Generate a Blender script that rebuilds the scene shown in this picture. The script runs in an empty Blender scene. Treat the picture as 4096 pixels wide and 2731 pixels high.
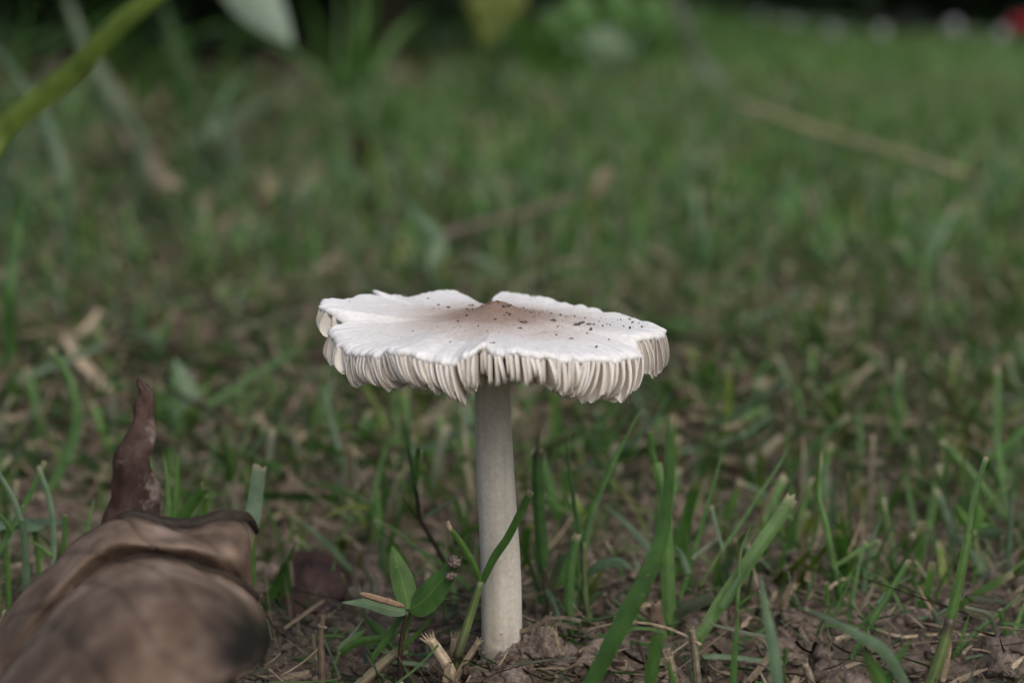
import bpy, bmesh, math, random
import numpy as np
from mathutils import Vector, noise as mnoise

# ------------------------------------------------------------------ camera, sky, sun, exposure
S = 0.01                                   # everything below is written in centimetres
scene = bpy.context.scene
CAM = np.array([0.22, -31.0, 10.3]); PITCH = math.radians(9.5)
cd = bpy.data.cameras.new("camera"); cam = bpy.data.objects.new("camera", cd)
scene.collection.objects.link(cam); scene.camera = cam
cam.location = Vector(CAM * S); cam.rotation_euler = (math.pi / 2 - PITCH, 0, 0)
cd.sensor_width = 36; cd.lens = 75; cd.clip_start = 0.005; cd.clip_end = 400
cd.dof.use_dof = True; cd.dof.focus_distance = 0.308; cd.dof.aperture_fstop = 15.5
cd.dof.aperture_blades = 7

SUN_EL, SUN_AZ = 52, 152                   # veiled sun behind the camera's right shoulder
world = bpy.data.worlds.new("World"); scene.world = world; world.use_nodes = True
wn = world.node_tree; wn.nodes.clear()
sky = wn.nodes.new("ShaderNodeTexSky"); sky.sky_type = 'NISHITA'; sky.sun_disc = False
sky.sun_elevation = math.radians(SUN_EL); sky.sun_rotation = math.radians(SUN_AZ)
sky.air_density = 1.0; sky.dust_density = 6.0; sky.ozone_density = 1.0
hs = wn.nodes.new("ShaderNodeHueSaturation"); hs.inputs["Saturation"].default_value = 1.0
bg = wn.nodes.new("ShaderNodeBackground"); bg.inputs[1].default_value = 0.1
wo = wn.nodes.new("ShaderNodeOutputWorld")
wn.links.new(sky.outputs[0], hs.inputs["Color"]); wn.links.new(hs.outputs[0], bg.inputs[0])
wn.links.new(bg.outputs[0], wo.inputs[0])
sl = bpy.data.lights.new("sun", 'SUN'); sl.energy = 1.15; sl.angle = math.radians(60); sl.color = (1, 1, 1)
so = bpy.data.objects.new("sun", sl); scene.collection.objects.link(so)
a, e = math.radians(SUN_AZ), math.radians(SUN_EL)
sdir = Vector((math.sin(a) * math.cos(e), math.cos(a) * math.cos(e), math.sin(e)))
so.rotation_euler = (-sdir).to_track_quat('-Z', 'Y').to_euler(); so.location = sdir * 5
vs = scene.view_settings; vs.view_transform = 'Standard'; vs.look = 'None'; vs.gamma = 1
vs.use_curve_mapping = False; vs.exposure = 0.25
scene.cycles.use_denoising = True
scene.cycles.max_bounces = 8; scene.cycles.diffuse_bounces = 4; scene.cycles.transmission_bounces = 6

C = scene.collection
rng = np.random.default_rng(7); random.seed(7)

# ------------------------------------------------------------------ helpers
REG = {'1': (1240, 1100, 1.5892), '2': (1240, 1900, 1.8870), '3': (0, 1400, 1.1781), '4': (2100, 1600, 1.3864),
       '5': (3100, 1600, 1.3866), '6': (0, 0, 1.5677), '7': (1300, 0, 1.4257), '8': (2700, 0, 1.4255),
       'A': (0, 900, 1.5679), 'B': (2600, 900, 1.5682), 'C': (900, 1500, 1.7418), 'D': (0, 1900, 1.8873), 'V': (0, 0, 0.57422)}
FPX = 75 / 36 * 4096
cp, sp = math.cos(PITCH), math.sin(PITCH)
def ray(reg, x, y):
    ox, oy, s = REG[reg]
    u = (ox + x / s - 2048) / FPX; v = (1365.5 - oy - y / s) / FPX
    return np.array([u, cp + v * sp, -sp + v * cp])
def at(reg, x, y, Y):                       # the point of the sight line that lies Y cm behind the stem
    d = ray(reg, x, y); return CAM + d * ((Y - CAM[1]) / d[1])
def on_ground(reg, x, y, z=0.0):
    d = ray(reg, x, y); return CAM + d * ((z - CAM[2]) / d[2])
def px_cm(reg, Y):                          # size of one zoom pixel at depth Y
    return (Y - CAM[1]) / cp / FPX / REG[reg][2]

def hash2(i, j, s):
    h = (i * 374761393 + j * 668265263 + s * 974634777) & 0x7fffffff
    h = ((h ^ (h >> 13)) * 1274126177) & 0x7fffffff
    return ((h ^ (h >> 16)) & 0xffff) / 65535.0
def vnoise(x, y, s=0):
    x = np.asarray(x, float); y = np.asarray(y, float)
    i = np.floor(x).astype(np.int64); j = np.floor(y).astype(np.int64); fx = x - i; fy = y - j
    fx = fx * fx * (3 - 2 * fx); fy = fy * fy * (3 - 2 * fy)
    a = hash2(i, j, s); b = hash2(i + 1, j, s); c = hash2(i, j + 1, s); d = hash2(i + 1, j + 1, s)
    return (a + (b - a) * fx) * (1 - fy) + (c + (d - c) * fx) * fy - .5
def fbm(x, y, s=0, o=3):
    r = 0; k = 1.0
    for q in range(o): r = r + k * vnoise(x * 2 ** q, y * 2 ** q, s + q); k *= .5
    return r
def ground_h(x, y):
    x = np.asarray(x, float); y = np.asarray(y, float)
    d = np.sqrt(x * x + y * y); near = np.clip(1 - (d - 12) / 40, 0, 1)
    h = .6 * fbm(x / 5 + 3, y / 5, 1) + near * (.5 * fbm(x / 1.1, y / 1.1, 5) + .2 * fbm(x / .33, y / .33, 9, 2))
    h = h + 6 * np.clip(d / 200 - .3, 0, 1) * fbm(x / 160, y / 160, 13)
    h = h + .45 * np.exp(-((x - 7) / 4) ** 2 - ((y - 1) / 2.2) ** 2) + .3 * np.exp(-((x - 1) / 1.3) ** 2 - ((y - .4) / 1.1) ** 2)
    h = h - .35 * np.exp(-((x + 3.5) / 3) ** 2 - ((y - 3) / 2) ** 2)
    return h - .1

def mesh(name, V, F, mat, cols=None, uv=None, smooth=True):
    me = bpy.data.meshes.new(name)
    V = np.asarray(V, float) * S
    if isinstance(F, np.ndarray):
        k = F.shape[1]; n = len(F)
        me.vertices.add(len(V)); me.vertices.foreach_set("co", V.ravel())
        me.loops.add(n * k); me.loops.foreach_set("vertex_index", F.ravel().astype(np.int32))
        me.polygons.add(n); me.polygons.foreach_set("loop_start", np.arange(0, n * k, k, dtype=np.int32))
        me.update(calc_edges=True); me.validate()
    else:
        me.from_pydata([tuple(v) for v in V], [], F)
    if smooth: me.polygons.foreach_set("use_smooth", np.ones(len(me.polygons), bool))
    if cols is not None:
        at_ = me.color_attributes.new("Col", 'FLOAT_COLOR', 'POINT')
        c = np.ones((len(V), 4), np.float32); c[:, :3] = cols; at_.data.foreach_set("color", c.ravel())
    if uv is not None:
        u = me.uv_layers.new(name="UVMap"); li = np.zeros(len(me.loops), np.int32)
        me.loops.foreach_get("vertex_index", li); u.data.foreach_set("uv", np.asarray(uv, np.float32)[li].ravel())
    me.materials.append(mat); return me
def obj(name, me, parent=None, loc=None):
    o = bpy.data.objects.new(name, me); C.objects.link(o)
    if parent is not None: o.parent = parent
    if loc is not None: o.location = Vector(np.asarray(loc) * S)
    return o
def tag(o, label, cat, group=None, kind=None):
    if label: o["label"] = label
    if cat: o["category"] = cat
    if group: o["group"] = group
    if kind: o["kind"] = kind
    return o
def thing(name, label, cat, loc, group=None): return tag(obj(name, None, None, loc), label, cat, group)
def grid_faces(n, m, close=False):
    i = np.arange(n - 1)[:, None]; j = np.arange(m if close else m - 1)[None, :]
    a = i * m + j; b = i * m + (j + 1) % m
    return np.stack([a, b, b + m, a + m], -1).reshape(-1, 4)
def spline(P, n):
    P = np.asarray(P, float)
    if len(P) == 2: return P[0] + (P[1] - P[0]) * np.linspace(0, 1, n)[:, None]
    Q = np.vstack([2 * P[0] - P[1], P, 2 * P[-1] - P[-2]])
    t = np.linspace(0, len(P) - 1 - 1e-6, n); i = t.astype(int); f = (t - i)[:, None]
    a, b, c, d = Q[i], Q[i + 1], Q[i + 2], Q[i + 3]
    return .5 * (2 * b + (c - a) * f + (2 * a - 5 * b + 4 * c - d) * f ** 2 + (3 * b - a - 3 * c + d) * f ** 3)
def norm(v): return v / np.maximum(np.linalg.norm(v, axis=-1, keepdims=True), 1e-9)

# ------------------------------------------------------------------ materials
def mat_new(name):
    m = bpy.data.materials.new(name); m.use_nodes = True; nt = m.node_tree; nt.nodes.clear()
    return m, nt, nt.nodes, nt.links
def N(nt, kind, **kw):
    n = nt.nodes.new(kind)
    for k, v in kw.items():
        if k in n.inputs.keys(): n.inputs[k].default_value = v
        else: setattr(n, k, v)
    return n
def ramp(nt, fac, stops):
    r = nt.nodes.new("ShaderNodeValToRGB"); el = r.color_ramp.elements
    while len(el) > 1: el.remove(el[-1])
    for i, (p, c) in enumerate(stops):
        q = el[0] if i == 0 else el.new(p)
        q.position = p; q.color = (*c, 1) if len(c) == 3 else c
    nt.links.new(fac, r.inputs[0]); return r.outputs[0]
def mixc(nt, a, b, fac, mode='MIX'):
    m = nt.nodes.new("ShaderNodeMix"); m.data_type = 'RGBA'; m.blend_type = mode
    for s, v in ((0, fac), (6, a), (7, b)):
        if hasattr(v, 'is_linked'): nt.links.new(v, m.inputs[s])
        else: m.inputs[s].default_value = v if s == 0 else (*v, 1)
    return m.outputs[2]
def noise(nt, scale, detail=4, rough=.6, vec=None):
    t = N(nt, "ShaderNodeTexNoise", Scale=scale, Detail=detail, Roughness=rough)
    if vec is None: vec = N(nt, "ShaderNodeTexCoord").outputs["Object"]
    nt.links.new(vec, t.inputs["Vector"]); return t.outputs["Fac"]
def bump(nt, h, strength, dist):
    b = N(nt, "ShaderNodeBump", Strength=strength, Distance=dist); nt.links.new(h, b.inputs["Height"]); return b.outputs[0]
def finish(nt, base, rough=.6, spec=.3, nrm=None, trans=0, tcol=None, sss=0, rad=(.004, .003, .002), sscale=.5):
    p = N(nt, "ShaderNodeBsdfPrincipled", Roughness=rough); p.inputs["Specular IOR Level"].default_value = spec
    nt.links.new(base, p.inputs["Base Color"])
    if nrm: nt.links.new(nrm, p.inputs["Normal"])
    if sss:
        p.inputs["Subsurface Weight"].default_value = sss; p.inputs["Subsurface Radius"].default_value = rad
        p.inputs["Subsurface Scale"].default_value = sscale
    out = p.outputs[0]
    if trans:
        t = N(nt, "ShaderNodeBsdfTranslucent"); nt.links.new(tcol or base, t.inputs[0])
        if nrm: nt.links.new(nrm, t.inputs["Normal"])
        m = N(nt, "ShaderNodeMixShader", Fac=trans); nt.links.new(out, m.inputs[1]); nt.links.new(t.outputs[0], m.inputs[2]); out = m.outputs[0]
    o = N(nt, "ShaderNodeOutputMaterial"); nt.links.new(out, o.inputs[0])

def leafy(name, trans=.42, rough=.42, spec=.45, veins=7, spots=True, midrib=False):
    m, nt, ns, lk = mat_new(name)
    col = N(nt, "ShaderNodeVertexColor", layer_name="Col").outputs[0]
    c = mixc(nt, col, (.5, .55, .3), 0.0)
    tc = N(nt, "ShaderNodeTexCoord")
    n1 = noise(nt, 260, 3)
    c = mixc(nt, c, ramp(nt, n1, [(.3, (.62, .66, .6)), (.7, (1.25, 1.2, 1.15))]), 1.0, 'MULTIPLY')
    sx = N(nt, "ShaderNodeSeparateXYZ"); lk.new(tc.outputs["UV"], sx.inputs[0])
    w = N(nt, "ShaderNodeMath", operation='MULTIPLY'); lk.new(sx.outputs[0], w.inputs[0]); w.inputs[1].default_value = veins * 6.283
    si = N(nt, "ShaderNodeMath", operation='SINE'); lk.new(w.outputs[0], si.inputs[0])
    mr = N(nt, "ShaderNodeMapRange"); lk.new(si.outputs[0], mr.inputs[0]); mr.inputs[1].default_value = -1
    c = mixc(nt, c, ramp(nt, mr.outputs[0], [(0, (.8, .82, .8)), (1, (1.08, 1.06, 1.05))]), 1.0, 'MULTIPLY')
    if midrib:
        am = N(nt, "ShaderNodeMath", operation='SUBTRACT'); lk.new(sx.outputs[0], am.inputs[0]); am.inputs[1].default_value = .5
        ab = N(nt, "ShaderNodeMath", operation='ABSOLUTE'); lk.new(am.outputs[0], ab.inputs[0])
        c = mixc(nt, c, ramp(nt, ab.outputs[0], [(.0, (1.5, 1.45, 1.4)), (.05, (.95, .95, .95))]), 1.0, 'MULTIPLY')
    if spots:
        n2 = noise(nt, 900, 2)
        c = mixc(nt, c, (.34, .29, .22), ramp(nt, n2, [(.70, (0, 0, 0)), (.76, (.7, .7, .7))]))
    nb = bump(nt, mr.outputs[0], .25, .0002)
    finish(nt, c, rough, spec, nb, trans, mixc(nt, c, (1.0, 1.15, .55), 1.0, 'MULTIPLY'))
    return m
M = {}
M['grass'] = leafy("grass_blade")
M['herb'] = leafy("herb_leaf", .25, .5, .35, 12, True, True)
M['shrub'] = leafy("shrub_leaf", .2, .45, .4, 1, False)
def strawy(name, sc=600, rough=.75, dark=(.45, .4, .36)):
    m, nt, ns, lk = mat_new(name)
    col = N(nt, "ShaderNodeVertexColor", layer_name="Col").outputs[0]
    n1 = noise(nt, sc, 5, .7)
    c = mixc(nt, col, ramp(nt, n1, [(.3, dark), (.65, (1.2, 1.15, 1.1))]), 1.0, 'MULTIPLY')
    sx = N(nt, "ShaderNodeSeparateXYZ"); lk.new(N(nt, "ShaderNodeTexCoord").outputs["UV"], sx.inputs[0])
    w = N(nt, "ShaderNodeMath", operation='MULTIPLY'); lk.new(sx.outputs[0], w.inputs[0]); w.inputs[1].default_value = 38
    si = N(nt, "ShaderNodeMath", operation='SINE'); lk.new(w.outputs[0], si.inputs[0])
    mr = N(nt, "ShaderNodeMapRange"); lk.new(si.outputs[0], mr.inputs[0]); mr.inputs[1].default_value = -1
    c = mixc(nt, c, ramp(nt, mr.outputs[0], [(0, (.72, .7, .68)), (1, (1.05, 1.05, 1.05))]), 1.0, 'MULTIPLY')
    finish(nt, c, rough, .2, bump(nt, n1, .5, .0006)); return m
M['straw'] = strawy("dry_straw")
def soil(name, base_lo, base_hi, sc):
    m, nt, ns, lk = mat_new(name)
    n1 = noise(nt, sc, 6, .65); n2 = noise(nt, sc * .12, 3)
    c = ramp(nt, n1, [(.28, base_lo), (.72, base_hi)])
    c = mixc(nt, c, ramp(nt, n2, [(.3, (.72, .7, .7)), (.7, (1.25, 1.2, 1.15))]), 1.0, 'MULTIPLY')
    n3 = noise(nt, sc * 3.3, 2)
    c = mixc(nt, c, (.42, .37, .31), ramp(nt, n3, [(.68, (0, 0, 0)), (.74, (.8, .8, .8))]))
    finish(nt, c, .9, .15, bump(nt, n1, .9, .0012)); return m
M['soil'] = soil("soil", (.06, .05, .042), (.24, .2, .17), 700)
M['crumb'] = soil("soil_crumb", (.075, .062, .052), (.29, .245, .21), 900)

# ground: bare crumbly soil near by, turning to the green-brown of a lawn seen from far off
m, nt, ns, lk = mat_new("ground"); M['ground'] = m
tc = N(nt, "ShaderNodeTexCoord").outputs["Object"]
n1 = noise(nt, 700, 6, .65, tc); n2 = noise(nt, 60, 4, .6, tc); n0 = noise(nt, 7, 4, .6, tc)
c = ramp(nt, n1, [(.28, (.05, .042, .034)), (.72, (.19, .16, .135))])
c = mixc(nt, c, ramp(nt, n2, [(.3, (.6, .58, .56)), (.7, (1.35, 1.28, 1.2))]), 1.0, 'MULTIPLY')
g = ramp(nt, noise(nt, 25, 5, .7, tc), [(.3, (.07, .115, .045)), (.5, (.1, .165, .065)), (.7, (.15, .175, .1))])
ln = N(nt, "ShaderNodeVectorMath", operation='LENGTH'); lk.new(tc, ln.inputs[0])
mr = N(nt, "ShaderNodeMapRange"); lk.new(ln.outputs["Value"], mr.inputs[0]); mr.inputs[1].default_value = .35; mr.inputs[2].default_value = 1.7
c = mixc(nt, c, g, mr.outputs[0])
finish(nt, c, .95, .1, bump(nt, n1, .9, .0012))

# ------------------------------------------------------------------ ground
def axis_pts(c0, c1, step, far, k=1.13):
    mid = list(np.arange(c0, c1, step)); s = step; p = c1; up = []
    while p < far: up.append(p); s *= k; p += s
    s = step; p = c0 - step; dn = []
    while p > -far: dn.append(p); s *= k; p -= s
    return np.array(dn[::-1] + mid + up + [far * 1.1])
gx = axis_pts(-9, 9, .07, 12000); gy = axis_pts(-3, 12, .07, 12000)
X, Y = np.meshgrid(gx, gy, indexing='ij')
Z = ground_h(X, Y)
tag(obj("ground", mesh("ground", np.stack([X, Y, Z], -1).reshape(-1, 3), grid_faces(len(gx), len(gy))[:, ::-1].copy(), M['ground'])),
    "brown crumbly soil under the grass, reaching to the lawn's far edge", None, None, 'structure')

# ------------------------------------------------------------------ mushroom
ZC = 5.5; CX, CY = 0.0, 0.0
RIM = [  # angle, radius, height of the rim against the cap's plane
 (-8, 2.5, -.10), (-2, 2.48, -.10), (8, 2.42, -.12), (20, 2.3, -.15), (32, 2.25, -.12), (38, 2.12, -.12), (44, 2.14, -.085), (60, 2.22, -.065),
 (74, 2.3, .02), (84, 2.34, .06), (89, 2.3, .05), (93, 1.75, .0), (96, 1.1, -.03), (99, 1.6, .0), (103, 2.3, .05), (112, 2.5, .13), (119, 2.46, .14), (127, 2.38, .09),
 (137, 2.42, .15), (140.5, 2.5, .2), (142.5, 2.33, .13), (148, 2.45, .17), (155, 2.42, .2), (162, 2.5, .21), (170, 2.66, .23), (177, 2.64, .22),
 (181, 2.5, .19), (184.5, 2.2, .03), (187, 2.4, -.03), (191, 2.5, -.05), (205, 2.5, -.145), (220, 2.47, -.21), (230, 2.45, -.15), (238, 2.5, -.1),
 (247, 2.46, -.16), (255, 2.48, -.18), (262, 2.44, -.1), (266, 2.15, -.02), (270, 2.38, -.06), (278, 2.4, -.08), (287, 2.44, -.13), (295, 2.45, -.17),
 (304, 2.4, -.2), (312, 2.48, -.24), (320, 2.46, -.23), (325.5, 2.54, -.23), (330, 2.3, -.2), (334, 2.2, -.08), (340, 2.4, -.05), (352, 2.5, -.1)]
RA = np.array(RIM)
def rim(th):                                # th in degrees
    th = np.mod(np.asarray(th, float) + 8, 360) - 8
    a = np.append(RA[:, 0], 352.01); r = np.append(RA[:, 1], 2.5); z = np.append(RA[:, 2], -.1)
    R = np.interp(th, a, r); Zr = np.interp(th, a, z)
    R = R + .07 * vnoise(th / 2.6, th * 0 + 3, 2) + .035 * vnoise(th / .8, th * 0 + 9, 4)
    return R, Zr
def rim_ragged(th): return .06 * vnoise(th / 4.0, th * 0 + 5, 6) + .025 * vnoise(th / 1.1, th * 0 + 1, 16)
def cap_z(r, th):
    R, Zr = rim(th); s = np.clip(r / R, 0, 1)
    umbo = .15 * np.exp(-(r / .3) ** 2) + .14 * np.exp(-(r / .8) ** 2) - .06
    f = np.clip((s - .28) / .72, 0, 1)
    wav = .09 * vnoise(th / 21.0, th * 0 + 4, 61) * f ** 2
    rad = wav + rim_ragged(np.mod(th + 8, 360) - 8) * f ** 6 + .004 * vnoise(th / 1.7, r * .5, 8) * np.clip(r, 0, 1) + .035 * fbm(r * np.cos(np.radians(th)) * 1.1 + 7, r * np.sin(np.radians(th)) * 1.1, 21)
    edge = -.05 * np.clip((s - .95) / .05, 0, 1) ** 2
    return ZC + umbo + Zr * f ** 1.5 + rad + edge
# the cap: a thin skin with a torn edge
m, nt, ns, lk = mat_new("mushroom_cap"); M['cap'] = m
tc = N(nt, "ShaderNodeTexCoord").outputs["Object"]
sx = N(nt, "ShaderNodeSeparateXYZ"); lk.new(tc, sx.inputs[0])
cb = N(nt, "ShaderNodeCombineXYZ"); lk.new(sx.outputs[0], cb.inputs[0]); lk.new(sx.outputs[1], cb.inputs[1])
ln = N(nt, "ShaderNodeVectorMath", operation='LENGTH'); lk.new(cb.outputs[0], ln.inputs[0])
an = N(nt, "ShaderNodeMath", operation='ARCTAN2'); lk.new(sx.outputs[1], an.inputs[0]); lk.new(sx.outputs[0], an.inputs[1])
pv = N(nt, "ShaderNodeCombineXYZ"); lk.new(an.outputs[0], pv.inputs[0])
mm = N(nt, "ShaderNodeMath", operation='MULTIPLY'); lk.new(ln.outputs["Value"], mm.inputs[0]); mm.inputs[1].default_value = 20; lk.new(mm.outputs[0], pv.inputs[1])
fib = noise(nt, 34, 5, .65, pv.outputs[0]); nz = noise(nt, 180, 4, .6, tc); fine = noise(nt, 1500, 3, .6, tc)
ad = N(nt, "ShaderNodeMath", operation='MULTIPLY_ADD'); lk.new(nz, ad.inputs[0]); ad.inputs[1].default_value = .008; lk.new(ln.outputs["Value"], ad.inputs[2])
c = ramp(nt, ad.outputs[0], [(.005, (.225, .16, .125)), (.0085, (.31, .24, .2)), (.0135, (.49, .44, .405)), (.0185, (.65, .645, .635)), (.027, (.715, .72, .73))])
ns_ = c.node
mp = N(nt, "ShaderNodeMapRange"); lk.new(ad.outputs[0], mp.inputs[0]); mp.inputs[2].default_value = .03
lk.new(mp.outputs[0], ns_.inputs[0])
for q, p in zip(ns_.color_ramp.elements, (.2, .34, .5, .68, .92)): q.position = p
c = mixc(nt, c, ramp(nt, fib, [(.3, (.86, .845, .83)), (.6, (1.04, 1.04, 1.04))]), 1.0, 'MULTIPLY')
dn = noise(nt, 420, 6, .75, tc); dm = N(nt, "ShaderNodeMapRange"); lk.new(ln.outputs["Value"], dm.inputs[0]); dm.inputs[1].default_value = .02; dm.inputs[2].default_value = .003
dx_ = N(nt, "ShaderNodeMath", operation='MULTIPLY'); lk.new(ramp(nt, dn, [(.56, (0, 0, 0)), (.66, (.8, .8, .8))]), dx_.inputs[0]); lk.new(dm.outputs[0], dx_.inputs[1])
c = mixc(nt, c, (.2, .14, .1), dx_.outputs[0])
c = mixc(nt, c, ramp(nt, fine, [(.3, (.94, .93, .92)), (.7, (1.03, 1.03, 1.03))]), 1.0, 'MULTIPLY')
finish(nt, c, .55, .3, bump(nt, fib, .35, .0005), 0, None, .25, (1, .8, .6), .0012)
m, nt, ns, lk = mat_new("mushroom_gill"); M['gill'] = m
tc = N(nt, "ShaderNodeTexCoord").outputs["Object"]
c = ramp(nt, noise(nt, 300, 4, .6, tc), [(.3, (.9, .865, .8)), (.7, (.95, .94, .91))])
finish(nt, c, .6, .25, bump(nt, noise(nt, 700, 3, .6, tc), .25, .0004), .36, mixc(nt, c, (1.05, .96, .84), 1.0, 'MULTIPLY'))
m, nt, ns, lk = mat_new("mushroom_stem"); M['stem'] = m
tcn = N(nt, "ShaderNodeTexCoord"); mpn = N(nt, "ShaderNodeMapping"); mpn.inputs["Scale"].default_value = (1, 1, .05); lk.new(tcn.outputs["Object"], mpn.inputs[0])
f1 = noise(nt, 900, 4, .6, mpn.outputs[0]); f2 = noise(nt, 1600, 3, .7, tcn.outputs["Object"])
f3 = noise(nt, 160, 4, .6, tcn.outputs["Object"])
c = ramp(nt, f1, [(.3, (.53, .5, .43)), (.7, (.63, .605, .54))])
c = mixc(nt, c, ramp(nt, f2, [(.3, (.86, .85, .84)), (.7, (1.08, 1.08, 1.08))]), 1.0, 'MULTIPLY')
c = mixc(nt, c, ramp(nt, f3, [(.35, (.95, .94, .92)), (.6, (1.03, 1.03, 1.03))]), 1.0, 'MULTIPLY')
sz = N(nt, "ShaderNodeSeparateXYZ"); lk.new(tcn.outputs["Object"], sz.inputs[0])
mz = N(nt, "ShaderNodeMapRange"); lk.new(sz.outputs[2], mz.inputs[0]); mz.inputs[1].default_value = .009; mz.inputs[2].default_value = 0
dirt = N(nt, "ShaderNodeMath", operation='MULTIPLY'); lk.new(mz.outputs[0], dirt.inputs[0]); lk.new(ramp(nt, noise(nt, 500, 4), [(.4, (0, 0, 0)), (.56, (1, 1, 1))]), dirt.inputs[1])
c = mixc(nt, c, (.2, .15, .12), dirt.outputs[0])
finish(nt, c, .65, .25, bump(nt, f1, .3, .0003), 0, None, .7, (1, .85, .7), .0022)

mush = thing("mushroom", "white mushroom with a flat torn cap and pale slender stem", "mushroom", (0, 0, 0))
NT, NR = 720, 46
ths = np.linspace(0, 360, NT, endpoint=False); rs = np.linspace(0, 1, NR) ** .85; rs[0] = .004
TH, RS = np.meshgrid(ths, rs); R_, _ = rim(TH); rr = RS * R_
top = np.stack([CX + rr * np.cos(np.radians(TH)), CY + rr * np.sin(np.radians(TH)), cap_z(rr, TH)], -1)
rb = rr[::-1] * .992; TB = TH[::-1]
bot = np.stack([CX + rb * np.cos(np.radians(TB)), CY + rb * np.sin(np.radians(TB)), cap_z(rb, TB) - .085 - .11 * (1 - RS[::-1]) - .035 * np.clip(vnoise(TB / 1.9, TB * 0, 33) + .2, 0, 1)], -1)
capv = np.concatenate([top, bot]).reshape(-1, 3)
cap = obj("cap", mesh("cap", capv, grid_faces(2 * NR, NT, True), M['cap']), mush)
# stem
nz_, na = 60, 40; zz = np.linspace(-.6, 5.32, nz_)
V = []
for z in zz:
    t = np.clip(z / 5.3, 0, 1); cx = .06 - .15 * t ** 1.3 - .1 * max(0, .5 - z) + .02 * math.sin(z * 1.3); r0 = .315 - .055 * t ** .8 - .05 * np.clip((.5 - z) / 1.2, 0, 1)
    for k in range(na):
        q = 2 * math.pi * k / na; w = r0 * (1 + .02 * math.sin(2 * q + z * .9) + .012 * math.sin(3 * q + z * .7) + .008 * math.sin(7 * q + z * .3) + .03 * mnoise.noise(Vector((math.cos(q), math.sin(q), z * .8))))
        V.append((cx + w * math.cos(q), w * math.sin(q), z))
obj("stem", mesh("stem", V, grid_faces(nz_, na, True), M['stem']), mush)
# gills: one plate each
NG = 208; gr = np.random.default_rng(11)
for k in range(NG):
    th = 360 * (k + gr.uniform(-.28, .28)) / NG
    R, _ = rim(np.array([th])); R = float(R[0])
    lean = .85 * np.clip((th - 186) / 12, 0, 1) * np.clip((262 - th) / 10, 0, 1) - .8 * np.clip((th - 297) / 8, 0, 1) * np.clip((330 - th) / 6, 0, 1) + 1.0 * np.exp(-((th - 350) / 9) ** 2)
    nv_ = lambda s_, w_: float(vnoise(np.array([th / w_]), np.array([s_]), 71)[0])
    lean = lean + gr.normal(0, .07) + .5 * nv_(2.0, 12)
    r0 = .24 if k % 2 == 0 else gr.uniform(.8, 1.6)
    D = (gr.uniform(.46, .53) + .24 * nv_(5.0, 11)) * (.8 if gr.uniform() < .15 else 1); out = gr.uniform(.0, .1); nr_, nd = 15, 7
    fr = np.linspace(0, 1, nr_) ** .75; rj = r0 + (R - .01 - r0) * fr
    ds = np.linspace(0, 1, nd)
    ph = gr.uniform(0, 6)
    verts = []
    for side in (-1, 1):
        for i in range(nr_):
            s = rj[i] / R
            dep = D * np.interp(s, [0, .15, .4, .75, .93, 1.0], [.25, .4, .85, 1.06, 1.0, .86]) * (1 if r0 < .3 else np.clip(fr[i] * 3, .1, 1))
            dep *= 1 + np.clip((s - .6) / .4, 0, 1) * (.08 * math.sin(9 * fr[i] * 3 + ph) + gr.normal(0, .045) * (side == -1))
            if side == 1: dep = deps[i]
            else:
                if i == 0: deps = []
                deps.append(dep)
            zt = float(cap_z(np.array([min(rj[i], R * .985)]), np.array([th]))[0]) - .085 - .11 * (1 - s) + .025
            for d in ds:
                r = rj[i] + np.clip((s - .8) / .2, 0, 1) * (out * math.sin(math.pi * d * .8) - .1 * max(0, d - .75))
                tng = lean * .22 * d ** 1.2 * np.clip((s - .35) / .6, 0, 1) + .03 * math.sin(r * 5 + ph) * d + side * (.033 - .006 * d)
                q = math.radians(th); verts.append((CX + r * math.cos(q) - tng * math.sin(q), CY + r * math.sin(q) + tng * math.cos(q), zt - dep * d))
    n1_ = nr_ * nd; F = []
    A = grid_faces(nr_, nd); F += [tuple(f) for f in A] + [tuple(f[::-1] + n1_) for f in A]
    ring = [i * nd + nd - 1 for i in range(nr_)] + [(nr_ - 1) * nd + j for j in range(nd - 2, -1, -1)]
    F += [(ring[i], ring[i + 1], ring[i + 1] + n1_, ring[i] + n1_) for i in range(len(ring) - 1)]
    obj("gill", mesh("gill", verts, F, M['gill']), cap)

# ------------------------------------------------------------------ crumbs and clods
def ico(sub):
    bm = bmesh.new(); bmesh.ops.create_icosphere(bm, subdivisions=sub, radius=1)
    V = np.array([v.co[:] for v in bm.verts]); F = np.array([[v.index for v in f.verts] for f in bm.faces]); bm.free(); return V, F
ICO = {k: ico(k) for k in (1, 2, 3, 4, 5)}
def lump(sub, sx, sy, sz, amp=.35, fr=1.6, seed=0):
    V, F = ICO[sub]; o = Vector((seed * 7.1, seed * 3.3, seed * 1.7)); W = []
    for v in V:
        p = Vector(v); d = 1 + amp * (mnoise.noise(p * fr + o) + .6 * mnoise.noise(p * fr * 2.7 + o) + .45 * mnoise.noise(p * fr * 6 + o) + .25 * mnoise.noise(p * fr * 14 + o))
        W.append(v * d * np.array([sx, sy, sz]))
    return np.array(W), F
def scatter_lumps(name, pts, sizes, mat, sub=1, seed=3):
    r = np.random.default_rng(seed); V0, F0 = ICO[sub]; n = len(pts); nv = len(V0)
    V = V0[None] * (1 + r.uniform(-.38, .38, (n, nv, 1))) * (sizes[:, None, None] * r.uniform(.6, 1.25, (n, 1, 3)))
    q = r.uniform(0, 6.28, n); c, s = np.cos(q)[:, None], np.sin(q)[:, None]
    V = np.stack([V[..., 0] * c - V[..., 1] * s, V[..., 0] * s + V[..., 1] * c, V[..., 2]], -1) + pts[:, None, :]
    F = (F0[None] + (np.arange(n) * nv)[:, None, None]).reshape(-1, 3)
    return mesh(name, V.reshape(-1, 3), F, mat)
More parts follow.
